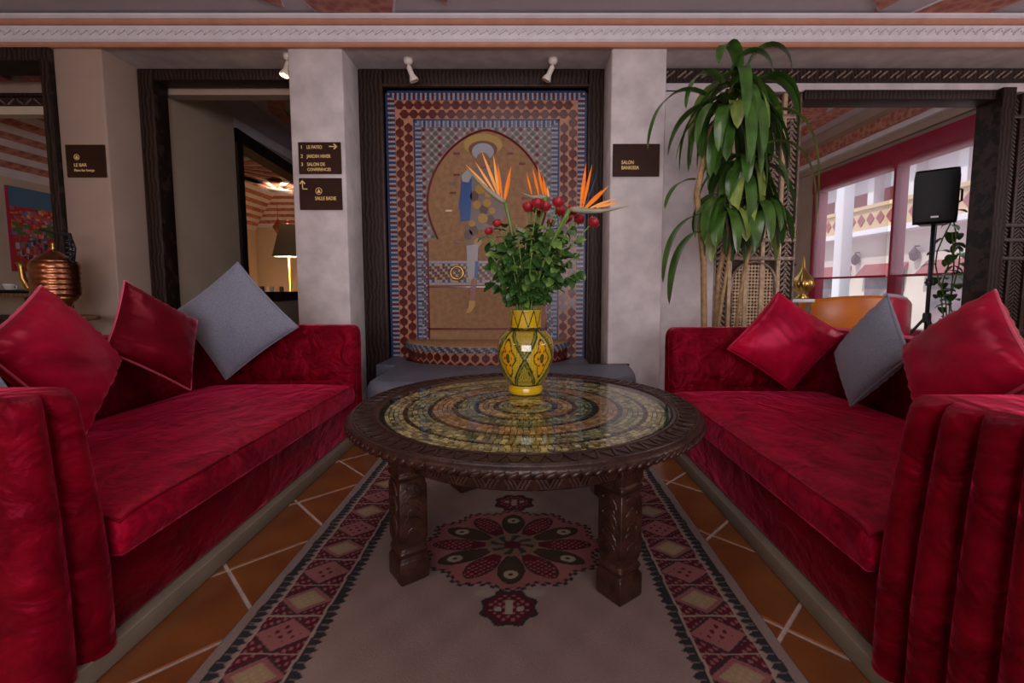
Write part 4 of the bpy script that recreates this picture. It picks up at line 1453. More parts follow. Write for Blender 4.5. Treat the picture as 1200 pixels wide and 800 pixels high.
# ================================================================== CUSHIONS
def cushion(T, Rr, B, Lf, m, label, group, th=.075, pipe='velvet', seed=0, wr=.12):
    T, Rr, B, Lf = (Vector(p) for p in (T, Rr, B, Lf))
    c = (T + Rr + B + Lf) / 4
    nrm = (Rr - T).cross(Lf - T).normalized()
    if nrm.y > 0 and abs(nrm.y) > abs(nrm.x):
        nrm = -nrm
    cu = tag(thing('cushion', (c.x, c.y, min(p.z for p in (T, Rr, B, Lf))), label, 'cushion', group))
    N = 30

    def base(u, v):
        u2, v2 = u * (1 - .05 * (1 - v * v)), v * (1 - .05 * (1 - u * u))
        a, b = (u2 + 1) / 2, (v2 + 1) / 2
        return (T * (1 - a) + Rr * a) * (1 - b) + (Lf * (1 - a) + B * a) * b

    def surf(sg):
        def fn(s0, t0):
            u, v = 2 * s0 - 1, 2 * t0 - 1
            u, v = math.sin(u * PI / 2), math.sin(v * PI / 2)
            h = th * max(0, (1 - u * u) * (1 - v * v)) ** .42
            e = math.exp(-((1 - abs(u)) / .16)) * math.sin(v * 27 + seed + 2 * math.sin(v * 5)) + math.exp(-((1 - abs(v)) / .16)) * math.sin(u * 25 + seed * 2 + 2 * math.sin(u * 4))
            h *= 1 + wr * e
            h += .006 * mnoise.noise(Vector((u * 2.2 + seed, v * 2.2, sg))) * (1 - u * u) * (1 - v * v)
            return base(u, v) + nrm * h * sg
        return fn
    mb = MB().grid(N, N, surf(1))
    n0 = len(mb.v)
    mb2 = MB().grid(N, N, surf(-1))
    mb.add(mb2.v, [f[::-1] for f in mb2.f])
    obj('cover', mb, m, cu, True, fix=True)
    path = [base(-1 + 2 * k / 20, -1) for k in range(20)] + [base(1, -1 + 2 * k / 20) for k in range(20)] + [base(1 - 2 * k / 20, 1) for k in range(20)] + [base(-1, 1 - 2 * k / 20) for k in range(20)]
    obj('seam', MB().tube(path, .0055, 6, closed=True), pipe, cu, True)
    return cu


RG, GG = 'red cushions on the sofas', 'grey cushions on the sofas'
cushion((-1.737, 1.661, .929), (-1.703, 1.922, .620), (-1.54, 1.57, .402), (-1.594, 1.326, .752), 'cushred', 'bright crimson satin cushion standing on a corner in front of the copper samovar', RG, .085, 'piping', 1, .24)
cushion((-1.775, 2.053, .955), (-1.645, 2.307, .759), (-1.585, 2.153, .440), (-1.735, 1.889, .665), 'cushdark', 'dark crimson cushion with pink seam leaning beside the blue grey one, under the taupe pilaster', RG, .065, 'piping', 3, .2)
cushion((-1.582, 2.560, 1.063), (-1.268, 2.568, .707), (-1.635, 2.490, .425), (-1.885, 2.478, .793), 'grey', 'blue grey linen cushion on its corner by the button tufted sofa arm', GG, .07, 'grey', 5)
cushion((-1.53, 1.22, .90), (-1.30, 1.22, .51), (-1.58, 1.12, .395), (-1.81, 1.12, .785), 'grey', 'grey cushion tucked behind the fluted sofa arm, half hidden', GG, .06, 'grey', 8)
cushion((1.281, 2.336, .900), (1.583, 2.271, .694), (1.35, 2.31, .405), (1.047, 2.365, .610), 'cushred', 'crimson velvet cushion standing on its corner below the brass bottle', RG, .075, 'cushred', 2, .18)
cushion((1.595, 2.030, .893), (1.470, 1.745, .657), (1.445, 2.005, .400), (1.553, 2.290, .600), 'grey', 'dark grey cushion on its corner in front of the orange armchair', GG, .065, 'grey', 4)
cushion((1.476, 1.450, .914), (1.327, 1.170, .694), (1.35, 1.50, .402), (1.459, 1.764, .690), 'cushred', 'large crimson cushion with seam leaning in front of the loudspeaker tripod', RG, .085, 'piping', 6, .22)

# ================================================================== VASE AND FLOWERS
VX, VY, VZ = .003, 1.845, .4995
prof = [(.052, 0), (.066, .003), (.070, .014), (.068, .028), (.062, .034), (.068, .044), (.090, .075), (.105, .115), (.112, .150), (.1135, .180), (.111, .207), (.102, .232), (.085, .252), (.066, .262), (.060, .266),
        (.060, .275), (.062, .300), (.064, .325), (.066, .334), (.064, .338), (.058, .336), (.055, .30), (.052, .27), (.05, .20), (.02, .15)]


def vase_prof(t):
    k = t * (len(prof) - 1)
    i = min(int(k), len(prof) - 2)
    f_ = k - i
    return prof[i][0] * (1 - f_) + prof[i + 1][0] * f_, prof[i][1] * (1 - f_) + prof[i + 1][1] * f_


def vase_col(a, z):
    u = a / (2 * PI)
    YL, BR, OL, OR = (.62, .40, .010), (.035, .022, .006), (.30, .26, .03), (.66, .33, .008)
    if z < .036:
        return YL
    if z < .042 or .256 < z < .268:
        return BR
    if z > .268:
        w_ = (z - .268) / .066
        q = (u * 9) % 1
        zig = abs(abs(q - .5) * 2 - w_)
        if zig < .10:
            return BR
        if abs(q - .5) * 2 > w_:
            return YL
        return OL if math.sin(u * 420) * math.sin(z * 900) > .1 else YL
    w_ = (z - .042) / .214
    q = (u * 5) % 1
    dd = abs(q - .5) * 2 + abs(w_ - .5) * 1.75
    if abs(dd - .95) < .055:
        return BR
    if abs(dd - 1.14) < .03:
        return BR
    if .98 < dd < 1.14:
        return (.15, .19, .02)
    if dd < .95:
        r_ = math.hypot((q - .5) * 3.0, (w_ - .52) * 2.2)
        if abs(r_ - (.62 + .12 * math.cos(4 * math.atan2(w_ - .52, q - .5)))) < .05:
            return BR
        if r_ > .62:
            return OL if math.sin(u * 400) + math.sin(z * 800) > .2 else YL
        if r_ < .14:
            return (.12, .08, .01)
        if r_ < .20:
            return BR
        if .30 < r_ < .40 and math.cos(6 * math.atan2(w_ - .52, q - .5)) > .5:
            return BR
        return OR
    return BR if math.sin(u * 520 + math.sin(z * 500) * 1.5) * math.sin(z * 620) > .35 else (.46, .34, .03)


va = tag(thing('vase', (VX, VY, VZ), 'yellow glazed ceramic vase with dark painted pattern on the glass table', 'vase'))
mb = MB()
nu, nvv = 220, 190
vs, cs = [], []
for j in range(nvv):
    r_, z = vase_prof(j / (nvv - 1))
    for i in range(nu):
        a = 2 * PI * i / nu
        vs.append((VX + r_ * math.cos(a), VY + r_ * math.sin(a), VZ + z))
        cs.append(vase_col((a + .35) % (2 * PI), z))
fs = [(j * nu + i, j * nu + (i + 1) % nu, (j + 1) * nu + (i + 1) % nu, (j + 1) * nu + i) for j in range(nvv - 1) for i in range(nu)]
fs.append(tuple(range(nu - 1, -1, -1)))
fs.append(tuple((nvv - 1) * nu + i for i in range(nu)))
mb.add(vs, fs)
mb.c = cs
obj('body', mb, 'vase', va, True, color=True)
obj('neck_ring', MB().tube([(VX + .0615 * math.cos(2 * PI * k / 40), VY + .0615 * math.sin(2 * PI * k / 40), VZ + .265) for k in range(40)], .003, 6, closed=True), 'vase', va, True, color=False)
va.children[-1].data.color_attributes.new('Col', 'FLOAT_COLOR', 'POINT').data.foreach_set('color', [.03, .02, .006, 1] * len(va.children[-1].data.vertices))


def blade(mb, p, d, up, length, width, droop=0.0, fold=.25, n=8, wf=None, tip=.0, thick=.0):
    """leaf or petal strip from p along d; `up` is the upper side"""
    p, d, up = Vector(p), Vector(d).normalized(), Vector(up)
    sd = d.cross(up).normalized()
    vs = []
    pos = p.copy()
    dirn = d.copy()
    for k in range(n + 1):
        t = k / n
        w_ = width * (wf(t) if wf else math.sin(PI * min(1, .06 + .94 * t)) ** .8)
        nn = sd.cross(dirn).normalized()
        vs += [pos - sd * w_ + nn * w_ * fold, pos - sd * w_ * .5 + nn * w_ * fold * .4, pos, pos + sd * w_ * .5 + nn * w_ * fold * .4, pos + sd * w_ + nn * w_ * fold]
        dirn = (dirn + Vector((0, 0, -droop / n)) * (1 + t)).normalized()
        pos = pos + dirn * (length / n)
    fs = [(k * 5 + i, k * 5 + i + 1, (k + 1) * 5 + i + 1, (k + 1) * 5 + i) for k in range(n) for i in range(4)]
    return mb.add(vs, fs)


# shared rose leaf meshes (tip along +x, upper side +z)
leaf_mes = []
for k, (ln, wd, dr_) in enumerate(((.060, .020, .5), (.052, .018, .9), (.068, .019, .3))):
    lm = MB()
    blade(lm, (0, 0, 0), (1, 0, .1), (0, 0, 1), ln, wd, dr_, .25, 6)
    leaf_mes.append((shared('leaf', lm, 'leaf', True), shared('leaf', lm, 'leaf2', True)))


def rose_bloom(c, axis, s_):
    mb = MB()
    m3 = frame_of(axis)
    for lay, (n, r_, h, op) in enumerate(((3, .25, 1.0, .0), (5, .55, .95, .15), (6, .85, .8, .35))):
        for k in range(n):
            a = 2 * PI * (k + lay * .37) / n
            vs = []
            for j in range(5):
                t = j / 4
                for i in range(5):
                    q = (i / 4 - .5) * (2 * PI / n) * 1.5
                    rad = s_ * (r_ * (math.sin(PI * min(.95, .12 + t * .62)) ** .7) + op * t * t * .6)
                    vs.append(Vector(c) + m3 @ Vector((rad * math.cos(a + q), rad * math.sin(a + q), s_ * (h * 1.5 * t - .15 * abs(i / 4 - .5) * t))))
            mb.add(vs, [(j * 5 + i, j * 5 + i + 1, (j + 1) * 5 + i + 1, (j + 1) * 5 + i) for j in range(4) for i in range(4)])
    return mb


def stem_path(slot, tip, n=9):
    """from inside the vase, up through the neck at its own slot, then bending out to the tip"""
    sx, sy = slot
    p0 = Vector((VX + sx * .45, VY + sy * .45, VZ + .149))
    p1 = Vector((VX + sx, VY + sy, VZ + .352))
    c = Vector((p1.x + (tip.x - p1.x) * .28, p1.y + (tip.y - p1.y) * .28, p1.z + max(.05, (tip.z - p1.z) * .55)))
    return [p0, p1] + [p1 * (1 - k / n) ** 2 + c * 2 * (k / n) * (1 - k / n) + tip * (k / n) ** 2 for k in range(1, n + 1)]


def leaf_on(parent, path, t, az, el, roll, mesh, sc):
    """leaf at fraction t of the free part of the stem, kept clear of the vase"""
    q = 1 + t * (len(path) - 2)
    i = min(len(path) - 2, int(q))
    p = path[i].lerp(path[i + 1], q - i)
    for _ in range(6):
        xx = Vector((math.cos(az), math.sin(az), el)).normalized()
        low = min((p + xx * .07 * sc).z, p.z) - .012
        if low > VZ + .345 or math.hypot(p.x - VX, p.y - VY) > .15:
            break
        el += .45
    zz_ = (Vector((0, 0, 1)) - xx * xx.z).normalized()
    rot = Matrix((xx, zz_.cross(xx), zz_)).transposed() @ Matrix.Rotation(roll, 3, 'X')
    inst('leaf', mesh, parent, p, rot, sc)


def rose(tip, slot, s_=.021, nleaf=13, seed=0):
    rg = random.Random(seed)
    tip = Vector(tip)
    a = math.atan2(tip.y - VY, tip.x - VX)
    path = stem_path(slot, tip)
    ro_ = tag(thing('rose', path[0], 'small red rose on a leafy stem in the yellow vase', 'rose', 'red roses in the yellow vase'))
    obj('stem', MB().tube(path, [.0016] + [.0031] * (len(path) - 1), 6), 'stem', ro_, True)
    ax = (path[-1] - path[-2]).normalized()
    obj('bloom', rose_bloom(tip - ax * .004, ax, s_), 'rose', ro_, True)
    sp = MB()
    for k in range(5):
        aa = 2 * PI * k / 5
        m3 = frame_of(ax)
        blade(sp, tip - ax * .006, m3 @ Vector((math.cos(aa), math.sin(aa), .8)), ax, .026, .005, 1.2, .1, 4)
    obj('sepals', sp, 'stem', ro_, True)
    for k in range(nleaf):
        leaf_on(ro_, path, .03 + .79 * (k + rg.random()) / nleaf, a + rg.uniform(-2.2, 2.2), rg.uniform(-.7, .5), rg.uniform(-.9, .9),
                leaf_mes[rg.randrange(3)][1 if rg.random() < .28 else 0], rg.uniform(.68, 1.08))
    return ro_


roses = [(.012, 1.80, 1.218), (.045, 1.76, 1.225), (.075, 1.80, 1.222), (.118, 1.75, 1.228), (.030, 1.86, 1.235), (.135, 1.89, 1.222), (.055, 1.92, 1.226), (.175, 1.78, 1.205), (.205, 1.85, 1.185), (.165, 1.93, 1.20),
         (.255, 1.80, 1.165), (-.100, 1.75, 1.155), (-.135, 1.82, 1.135), (.105, 1.97, 1.19)]
sprays = []
for k in range(18):
    rg = random.Random(900 + k)
    a = 2 * PI * k / 18 + .2
    rad = .13 + .08 * rg.random()
    sprays.append((VX + .02 + rad * math.cos(a), VY + rad * .8 * math.sin(a), VZ + .44 + .24 * rg.random()))
bird_bases = [tuple(at(592, 237, 1.80)), tuple(at(640, 230, 1.88)), tuple(at(668, 245, 1.72))]
tips_ = roses + sprays + bird_bases
NS = len(tips_)
slots = [(.043 * math.sqrt((k + .5) / NS) * math.cos(2.39996 * k), .043 * math.sqrt((k + .5) / NS) * math.sin(2.39996 * k)) for k in range(NS)]


def slot_cost(i, sl):
    return (sl[0] * 5.0 - (tips_[i][0] - VX)) ** 2 + (sl[1] * 5.0 - (tips_[i][1] - VY)) ** 2 + (100 if i >= NS - 3 and math.hypot(*sl) > .036 else 0)


order = list(range(NS))
for _ in range(12):                                             # pair tips with slots so that stems fan out without crossing
    for i in range(NS):
        for j in range(i):
            if slot_cost(i, slots[order[j]]) + slot_cost(j, slots[order[i]]) < slot_cost(i, slots[order[i]]) + slot_cost(j, slots[order[j]]):
                order[i], order[j] = order[j], order[i]
SLOT = [slots[order[i]] for i in range(NS)]
for k, p in enumerate(roses):
    rose(p, SLOT[k], .025 if k < 11 else .019, 21, 40 + k)
# leafy filler sprays
for k, tip in enumerate(sprays):
    rg = random.Random(950 + k)
    a = math.atan2(tip[1] - VY, tip[0] - VX)
    path = stem_path(SLOT[len(roses) + k], Vector(tip))
    sp = tag(thing('leafy_spray', path[0], 'leafy green spray without bloom filling the bouquet in the vase', 'foliage', 'leafy sprays in the bouquet'))
    obj('stem', MB().tube(path, [.0016] + [.0028] * (len(path) - 1), 6), 'stem', sp, True)
    for q in range(22):
        leaf_on(sp, path, .02 + .98 * q / 22, a + rg.uniform(-2.4, 2.4), rg.uniform(-1.0, .35), rg.uniform(-1, 1),
                leaf_mes[rg.randrange(3)][1 if rg.random() < .2 else 0], rg.uniform(.68, 1.05))


def strelitzia(base, beak_end, petals, label, slot):
    base, beak_end = Vector(base), Vector(beak_end)
    path = stem_path(slot, base)
    st = tag(thing('bird_of_paradise', path[0], label, 'flower', 'bird of paradise flowers in the vase'))
    obj('stem', MB().tube(path, [.0022] + [.0048] * 2 + [.006] * (len(path) - 5) + [.007, .008], 8), 'stem', st, True)
    dv = beak_end - base
    n = 10
    bp = [base + dv * (k / n) + Vector((0, 0, -.012 * math.sin(PI * k / n))) for k in range(n + 1)]
    obj('spathe', MB().tube(bp, [.008, .0105, .011, .0105, .0095, .0085, .007, .0055, .004, .0025, .001], 10), 'spathe', st, True)
    for k, (t, end, wd, mm) in enumerate(petals):
        p = base + dv * t
        e = Vector(end)
        mb = MB()
        wf = lambda q: (.35 + .65 * math.sin(PI * min(1, q * 1.1) * .9)) * (1 - q ** 4)
        for sg in (-1, 1):
            blade(mb, p, e - p, (0, -1, .2) if sg > 0 else (0, 1, -.2), (e - p).length, wd * .62, .0, .35, 7, wf)
        obj('petal', mb, mm, st, True)
    return st


PT = lambda px, py, y: at(px, py, y)
strelitzia(PT(592, 237, 1.80), PT(546, 196, 1.80), [
    (.15, PT(578, 180, 1.79), .010, 'petalpale'), (.15, PT(564, 176, 1.80), .010, 'petalpale'), (.25, PT(556, 188, 1.80), .008, 'petalpale'), (.08, PT(583, 190, 1.82), .010, 'petal'),
    (.02, PT(599, 194, 1.79), .013, 'petal'), (.45, PT(545, 192, 1.80), .007, 'petalpale'), (.0, PT(594, 216, 1.81), .006, 'bluepetal')],
    'pale orange bird of paradise flower with beak pointing up over the painted figure', SLOT[-3])
strelitzia(PT(640, 230, 1.88), PT(612, 226, 1.90), [
    (.1, PT(630, 194, 1.88), .010, 'petal'), (.3, PT(624, 196, 1.88), .009, 'petal'), (.0, PT(636, 206, 1.87), .010, 'petal'), (.6, PT(617, 202, 1.88), .007, 'petal'), (-.1, PT(641, 218, 1.88), .008, 'petalpale')],
    'small orange bird of paradise flower upright behind the cluster of roses', SLOT[-2])
strelitzia(PT(668, 245, 1.72), PT(737, 241, 1.68), [
    (.18, PT(687, 190, 1.71), .012, 'petal'), (.22, PT(694, 192, 1.72), .009, 'petal'), (.28, PT(714, 217, 1.70), .010, 'petal'), (.25, PT(706, 222, 1.71), .009, 'petal'),
    (.35, PT(722, 232, 1.69), .009, 'petalpale'), (.45, PT(728, 236, 1.69), .008, 'petalpale'), (.25, PT(702, 198, 1.73), .004, 'bluepetal')],
    'vivid orange bird of paradise flower with beak pointing sideways past the roses', SLOT[-1])

# ================================================================== CORN PLANT
cp = tag(thing('corn_plant', (1.30, 3.12, 0), 'tall corn plant with drooping green leaves between pillar and carved screen', 'plant'))
obj('pot', MB().lathe([(.12, 0), (.13, .02), (.17, .30), (.185, .32), (.185, .345), (.165, .345), (.155, .30)], (1.30, 3.12, 0), 28), 'pot', cp, True)
obj('soil', MB().lathe([(.155, .29), (.155, .30)], (1.30, 3.12, 0), 20), 'soil', cp)
crowns = []
for (fx, fy, pts, r_) in ((1.24, 3.12, [(1.22, .6), (1.20, 1.1), (1.14, 1.55), (1.22, 1.95), (1.36, 2.24)], .020),
                          (1.30, 3.16, [(1.31, .6), (1.32, 1.0), (1.40, 1.45), (1.47, 1.80)], .016),
                          (1.37, 3.10, [(1.42, .6), (1.46, 1.0), (1.52, 1.30), (1.52, 1.54)], .012),
                          (1.28, 3.08, [(1.30, .7), (1.36, 1.2), (1.30, 1.52)], .011)):
    path = [(fx, fy, .29)] + [(x, fy, z) for x, z in pts]
    obj('cane', MB().tube(path, [r_ * 1.05] + [r_] * (len(path) - 2) + [r_ * .7], 10), 'cane', cp, True)
    crowns.append(Vector((pts[-1][0], fy, pts[-1][1])))
rg = random.Random(5)
specs = [(0, 60, .36, .66, .60), (1, 40, .32, .56, .9), (2, 26, .28, .44, 1.0), (3, 18, .28, .42, 1.0)]
for ci, nlf, l0, l1, dp in specs:
    for k in range(nlf):
        a = 2.39996 * k + ci
        el = rg.uniform(-.15, 1.0) if ci == 0 else rg.uniform(-.2, .7)
        c = crowns[ci] + Vector((rg.uniform(-.02, .02), rg.uniform(-.02, .02), -rg.uniform(0, .22 if ci == 0 else .12)))
        d_ = Vector((math.cos(a) * 1.05, math.sin(a) * .55 - .12, el))
        ln = rg.uniform(l0, l1)
        mb = MB()
        blade(mb, c, d_, (0, 0, 1), ln, rg.uniform(.036, .052), rg.uniform(2.4, 4.0), .22, 12, lambda t: math.sin(PI * min(1, .10 + .90 * t)) ** .55)
        ys = [v[1] for v in mb.v]
        if max(ys) > 3.48:
            sh = 3.12
            mb.v = [(x, min(y, 3.45 - .05 * rg.random()), z) for x, y, z in mb.v]
        if min(v[2] for v in mb.v) < .6:
            continue
        obj('leaf', mb, 'drac2' if (ci == 0 and k % 9 == 4) or (ci and k % 6 == 2) else 'drac', cp, True)
# a few long leaves hanging beside the pillar and over the screen
for (x0, z0, dx, el, ln, dr_, mm) in ((1.15, 2.15, -1, .55, .62, 2.4, 'drac'), (1.20, 2.22, .9, .9, .5, 2.4, 'drac'), (1.30, 2.26, .35, 1.5, .42, 3.2, 'drac'), (1.26, 2.22, -.7, 1.0, .42, 3.0, 'drac'), (1.55, 2.05, .25, .1, .85, 4.4, 'drac2'),
                                      (1.40, 2.2, .8, .75, .56, 2.9, 'drac'), (1.56, 1.85, .22, .1, .8, 4.4, 'drac2'), (1.40, 2.27, .3, 1.6, .46, 3.4, 'drac'), (1.36, 2.27, -.2, 1.6, .42, 3.4, 'drac'), (1.45, 2.2, .6, .9, .5, 3.4, 'drac'), (1.10, 1.62, -.9, .1, .3, 1.6, 'drac'), (1.14, 1.40, -.8, -.1, .55, 2.4, 'drac'), (1.18, 1.30, -.5, 0, .6, 2.8, 'drac')):
    mb = MB()
    blade(mb, (x0, 3.05, z0), (dx, -.15, el), (0, 0, 1), ln, .044, dr_, .22, 14, lambda t: math.sin(PI * min(1, .10 + .90 * t)) ** .55)
    obj('leaf', mb, mm, cp, True)

# ================================================================== LEFT BACKGROUND: samovar, painting, cafe
SX, SY, SZ = -3.14, 3.10, .735
st = tag(thing('pedestal_table', (SX, SY, 0), 'round wooden pedestal table carrying the copper samovar', 'table'))
obj('table_top', MB().lathe([(.20, SZ - .03), (.215, SZ - .02), (.215, SZ - .008), (.205, SZ)], (SX, SY, 0), 32), 'tablewood', st, True)
obj('column', MB().lathe([(.16, 0), (.16, .03), (.05, .08), (.035, .3), (.045, .5), (.06, SZ - .03)], (SX, SY, 0), 20), 'tablewood', st, True)
sv = tag(thing('samovar', (SX, SY, SZ), 'copper and brass samovar with domed lid behind the sofa', 'samovar'))
def sv_l(prof):
    return MB().lathe([(r_ * .82, z) for r_, z in prof], (SX, SY, SZ), 36)


obj('foot', sv_l([(.115, 0), (.12, .012), (.10, .03), (.085, .06), (.10, .09), (.135, .115), (.14, .13)]), 'brass', sv, True)
bp_ = [(.135, .13)]
for k in range(12):
    z = .14 + k * .0175
    bp_ += [(.152 + .004 * (k % 2), z), (.156 - .004 * (k % 2), z + .008)]
bp_ += [(.15, .355), (.13, .365)]
obj('body', sv_l(bp_), 'copper', sv, True)
obj('lid', sv_l([(.145, .36), (.13, .375), (.09, .40), (.045, .425), (.02, .44)]), 'copper', sv, True)
obj('finial', sv_l([(.01, .435), (.018, .45), (.008, .465), (.014, .48), (.003, .50)]), 'brass', sv, True)
obj('spout', MB().tube([(SX - .10, SY - .03, SZ + .17), (SX - .14, SY - .04, SZ + .19), (SX - .165, SY - .05, SZ + .25), (SX - .170, SY - .05, SZ + .33), (SX - .18, SY - .05, SZ + .36)], [.026, .023, .019, .016, .02], 10), 'brass', sv, True)
obj('swan_pipe', MB().tube([(SX + .12, SY, SZ + .34), (SX + .14, SY, SZ + .45), (SX + .115, SY, SZ + .545), (SX + .02, SY, SZ + .555), (SX - .08, SY, SZ + .575)], [.012, .012, .012, .010, .007], 8), 'black', sv, True)
obj('coil', MB().tube([(SX + .125 + .018 * math.cos(t * .8), SY - .02 + .018 * math.sin(t * .8), SZ + .36 + t * .0042) for t in range(36)], .007, 6), 'black', sv, True)
obj('tap', MB().tube([(SX + .05, SY - .11, SZ + .16), (SX + .06, SY - .155, SZ + .155), (SX + .06, SY - .16, SZ + .13)], .009, 8), 'brass', sv, True)

pa = tag(thing('painting', (-5.29, 5.0, 1.10), 'colourful unframed painting of red and orange town on the cafe wall', 'painting'))
gw, gh = 60, 110
rgp = np.random.default_rng(4)
img = np.zeros((gh, gw, 3))
img[:] = (.50, .03, .03)
img[int(gh * .78):] = (.08, .20, .33)
pal = [(.75, .16, .04), (.8, .28, .06), (.55, .05, .04), (.45, .12, .25), (.75, .45, .35), (.2, .2, .5), (.7, .12, .15)]
for k in range(160):
    x, y = rgp.integers(0, gw), rgp.integers(int(gh * .42), int(gh * .76))
    ww, hh = rgp.integers(2, 8), rgp.integers(2, 6)
    img[y:min(y + hh, int(gh * .82)), x:x + ww] = pal[rgp.integers(len(pal))]
for k in range(14):
    x, y = rgp.integers(0, gw - 8), rgp.integers(int(gh * .44), int(gh * .56))
    img[y:y + 5, x:x + 9] = (.08, .20, .05)
for k in range(110):
    x, y = rgp.integers(4, gw - 8), rgp.integers(int(gh * .14), int(gh * .42))
    img[y:y + rgp.integers(2, 9), x:x + rgp.integers(1, 6)] = [(.10, .14, .35), (.45, .5, .6), (.03, .03, .06), (.12, .3, .3), (.6, .06, .06)][rgp.integers(5)]
mb = MB()
Yp0, Yp1, Zp0, Zp1 = 4.79, 5.25, 1.10, 1.97
vs = [(-5.262, Yp0 + (Yp1 - Yp0) * (i // 1) / gw, Zp0 + (Zp1 - Zp0) * j / gh) for j in range(gh + 1) for i in range(gw + 1)]
mb.v = vs
mb.c = [tuple(img[min(j, gh - 1), min(i, gw - 1)]) for j in range(gh + 1) for i in range(gw + 1)]
mb.f = [(j * (gw + 1) + i, j * (gw + 1) + i + 1, (j + 1) * (gw + 1) + i + 1, (j + 1) * (gw + 1) + i) for j in range(gh) for i in range(gw)]
obj('canvas', mb, 'paint', pa, color=True)
obj('stretcher', MB().box(-5.298, -5.264, Yp0, Yp1, Zp0, Zp1), 'redframe', pa)


def cafe_table(x, y, zt, w_, label):
    t_ = tag(thing('cafe_table', (x, y, 0), label, 'table', 'cafe tables'))
    obj('table_top', MB().box(x - w_, x + w_, y - .35, y + .35, zt - .035, zt), 'tablewood', t_, bev=.006)
    for sx in (-1, 1):
        for sy in (-1, 1):
            obj('leg', MB().tube([(x + sx * (w_ - .06), y + sy * .29, 0), (x + sx * (w_ - .05), y + sy * .28, zt - .03)], .022, 8), 'tablewood', t_)
    for sy in (-1, 1):
        obj('brace', MB().tube([(x - w_ + .06, y + sy * .28, zt * .45), (x + w_ - .06, y + sy * .28, zt - .06)], .012, 6), 'tablewood', t_)
    return t_


cafe_table(-4.62, 4.35, .88, .42, 'brown wooden cafe table beneath the colourful painting')
q = tag(thing('tray', (-4.62, 4.3, .88), 'dark tray with white cups on the cafe table under the painting', 'tray'))
obj('tray_plate', MB().lathe([(.20, .88), (.22, .895), (.225, .91), (.215, .91), (.20, .893)], (-4.60, 4.3, 0), 24), 'black', q)
for k, (x, y) in enumerate(((-4.50, 4.2), (-4.62, 4.38), (-4.7, 4.22), (-4.44, 4.35))):
    cpn = tag(thing('cup', (x, y, .895), 'white china cup on the dark tray in the cafe', 'cup', 'white cups on the tray'))
    obj('bowl', MB().lathe([(.02, .895), (.03, .90), (.045, .95), (.047, .965), (.043, .965), (.03, .905)], (x, y, 0), 14), 'china', cpn, True)
    obj('handle', MB().tube([(x + .044, y, .95), (x + .065, y, .945), (x + .06, y, .92), (x + .038, y, .912)], .005, 6), 'china', cpn, True)
bxx = tag(thing('storage_box', (-4.35, 3.75, .42), 'dark box on the low wooden stool behind the sofa', 'box'))
obj('box_body', MB().box(-4.5, -3.86, 3.74, 3.93, .46, .66), 'black', bxx, bev=.008)
obj('box_lid', MB().box(-4.51, -3.85, 3.73, 3.94, .66, .70), 'wood', bxx, bev=.006)
stl = tag(thing('low_stool', (-4.2, 3.83, 0), 'low wooden stool under the dark box', 'stool'))
obj('stool_top', MB().box(-4.6, -3.8, 3.70, 3.97, .40, .46), 'tablewood', stl, bev=.006)
for sx in (-4.55, -3.85):
    for sy in (3.74, 3.93):
        obj('leg', MB().box(sx - .02, sx + .02, sy - .02, sy + .02, 0, .40), 'tablewood', stl)

# cafe seen through the corridor opening: table with glasses, lamp, lantern
cafe_table(-4.05, 7.05, .82, .42, 'long wooden cafe table with glassware beyond the corridor opening')
for k in range(7):
    x, y = -4.35 + .10 * k, 6.95 + .09 * ((k * 5) % 4)
    g_ = tag(thing('footed_cup', (x, y, .82), 'small footed cup on the cafe table beyond the corridor opening', 'cup', 'footed cups on the cafe table'))
    obj('stem', MB().lathe([(.03, .82), (.03, .825), (.005, .832), (.005, .86)], (x, y, 0), 12), 'china', g_, True)
    obj('bowl', MB().lathe([(.006, .86), (.03, .88), (.034, .92), (.029, .955)], (x, y, 0), 14, cap=False), 'china' if k % 2 else 'tablewood', g_, True)
lx, ly = -4.06, 8.0
tl = tag(thing('table_lamp', (lx, ly, .80), 'cone shaded lamp with grey green shade on the cafe sideboard', 'lamp'))
z0_, z1_ = at(342, 301, ly).z, at(342, 263, ly).z
obj('lamp_shade', MB().lathe([(.25, z0_), (.255, z0_ + .01), (.12, z1_), (.115, z1_), (.24, z0_ + .01)], (lx, ly, 0), 28, cap=False), 'shade', tl, True)
lamp('table_lamp_light', 'POINT', (lx, ly, z0_ + .22), (lx, ly, 0), 150, (1.0, 0.72, 0.45), .05)
obj('lamp_stem', MB().lathe([(.10, .80), (.10, .82), (.02, .86), (.018, z0_ + .1)], (lx, ly, 0), 14), 'brass', tl, True)
obj('finial', MB().lathe([(.03, z1_), (.05, z1_ + .03), (.03, z1_ + .07), (.005, z1_ + .09)], (lx, ly, 0), 12), 'copper', tl, True)
bl_ = tag(thing('sideboard', (lx, ly, 0), 'brown sideboard carrying the cone shaded lamp in the cafe', 'sideboard'))
obj('cabinet_body', MB().box(lx - .3, lx + .3, ly - .22, ly + .22, 0, .77), 'tablewood', bl_, bev=.008)
obj('cabinet_top', MB().box(lx - .32, lx + .32, ly - .24, ly + .24, .77, .80), 'tablewood', bl_, bev=.006)
LQ = at(326, 266, 8.7)
ln_ = tag(thing('star_lantern', (LQ.x, LQ.y, LQ.z - .15), 'small pointed brass lantern hanging from the cafe ceiling', 'lantern'))
obj('lantern_body', MB().lathe([(.005, LQ.z - .15), (.05, LQ.z - .09), (.10, LQ.z), (.05, LQ.z + .07), (.02, LQ.z + .14)], (LQ.x, LQ.y, 0), 8), 'copper', ln_)
obj('chain', MB().tube([(LQ.x, LQ.y, LQ.z + .13), (LQ.x, LQ.y, 2.5)], .006, 6), 'copper', ln_)

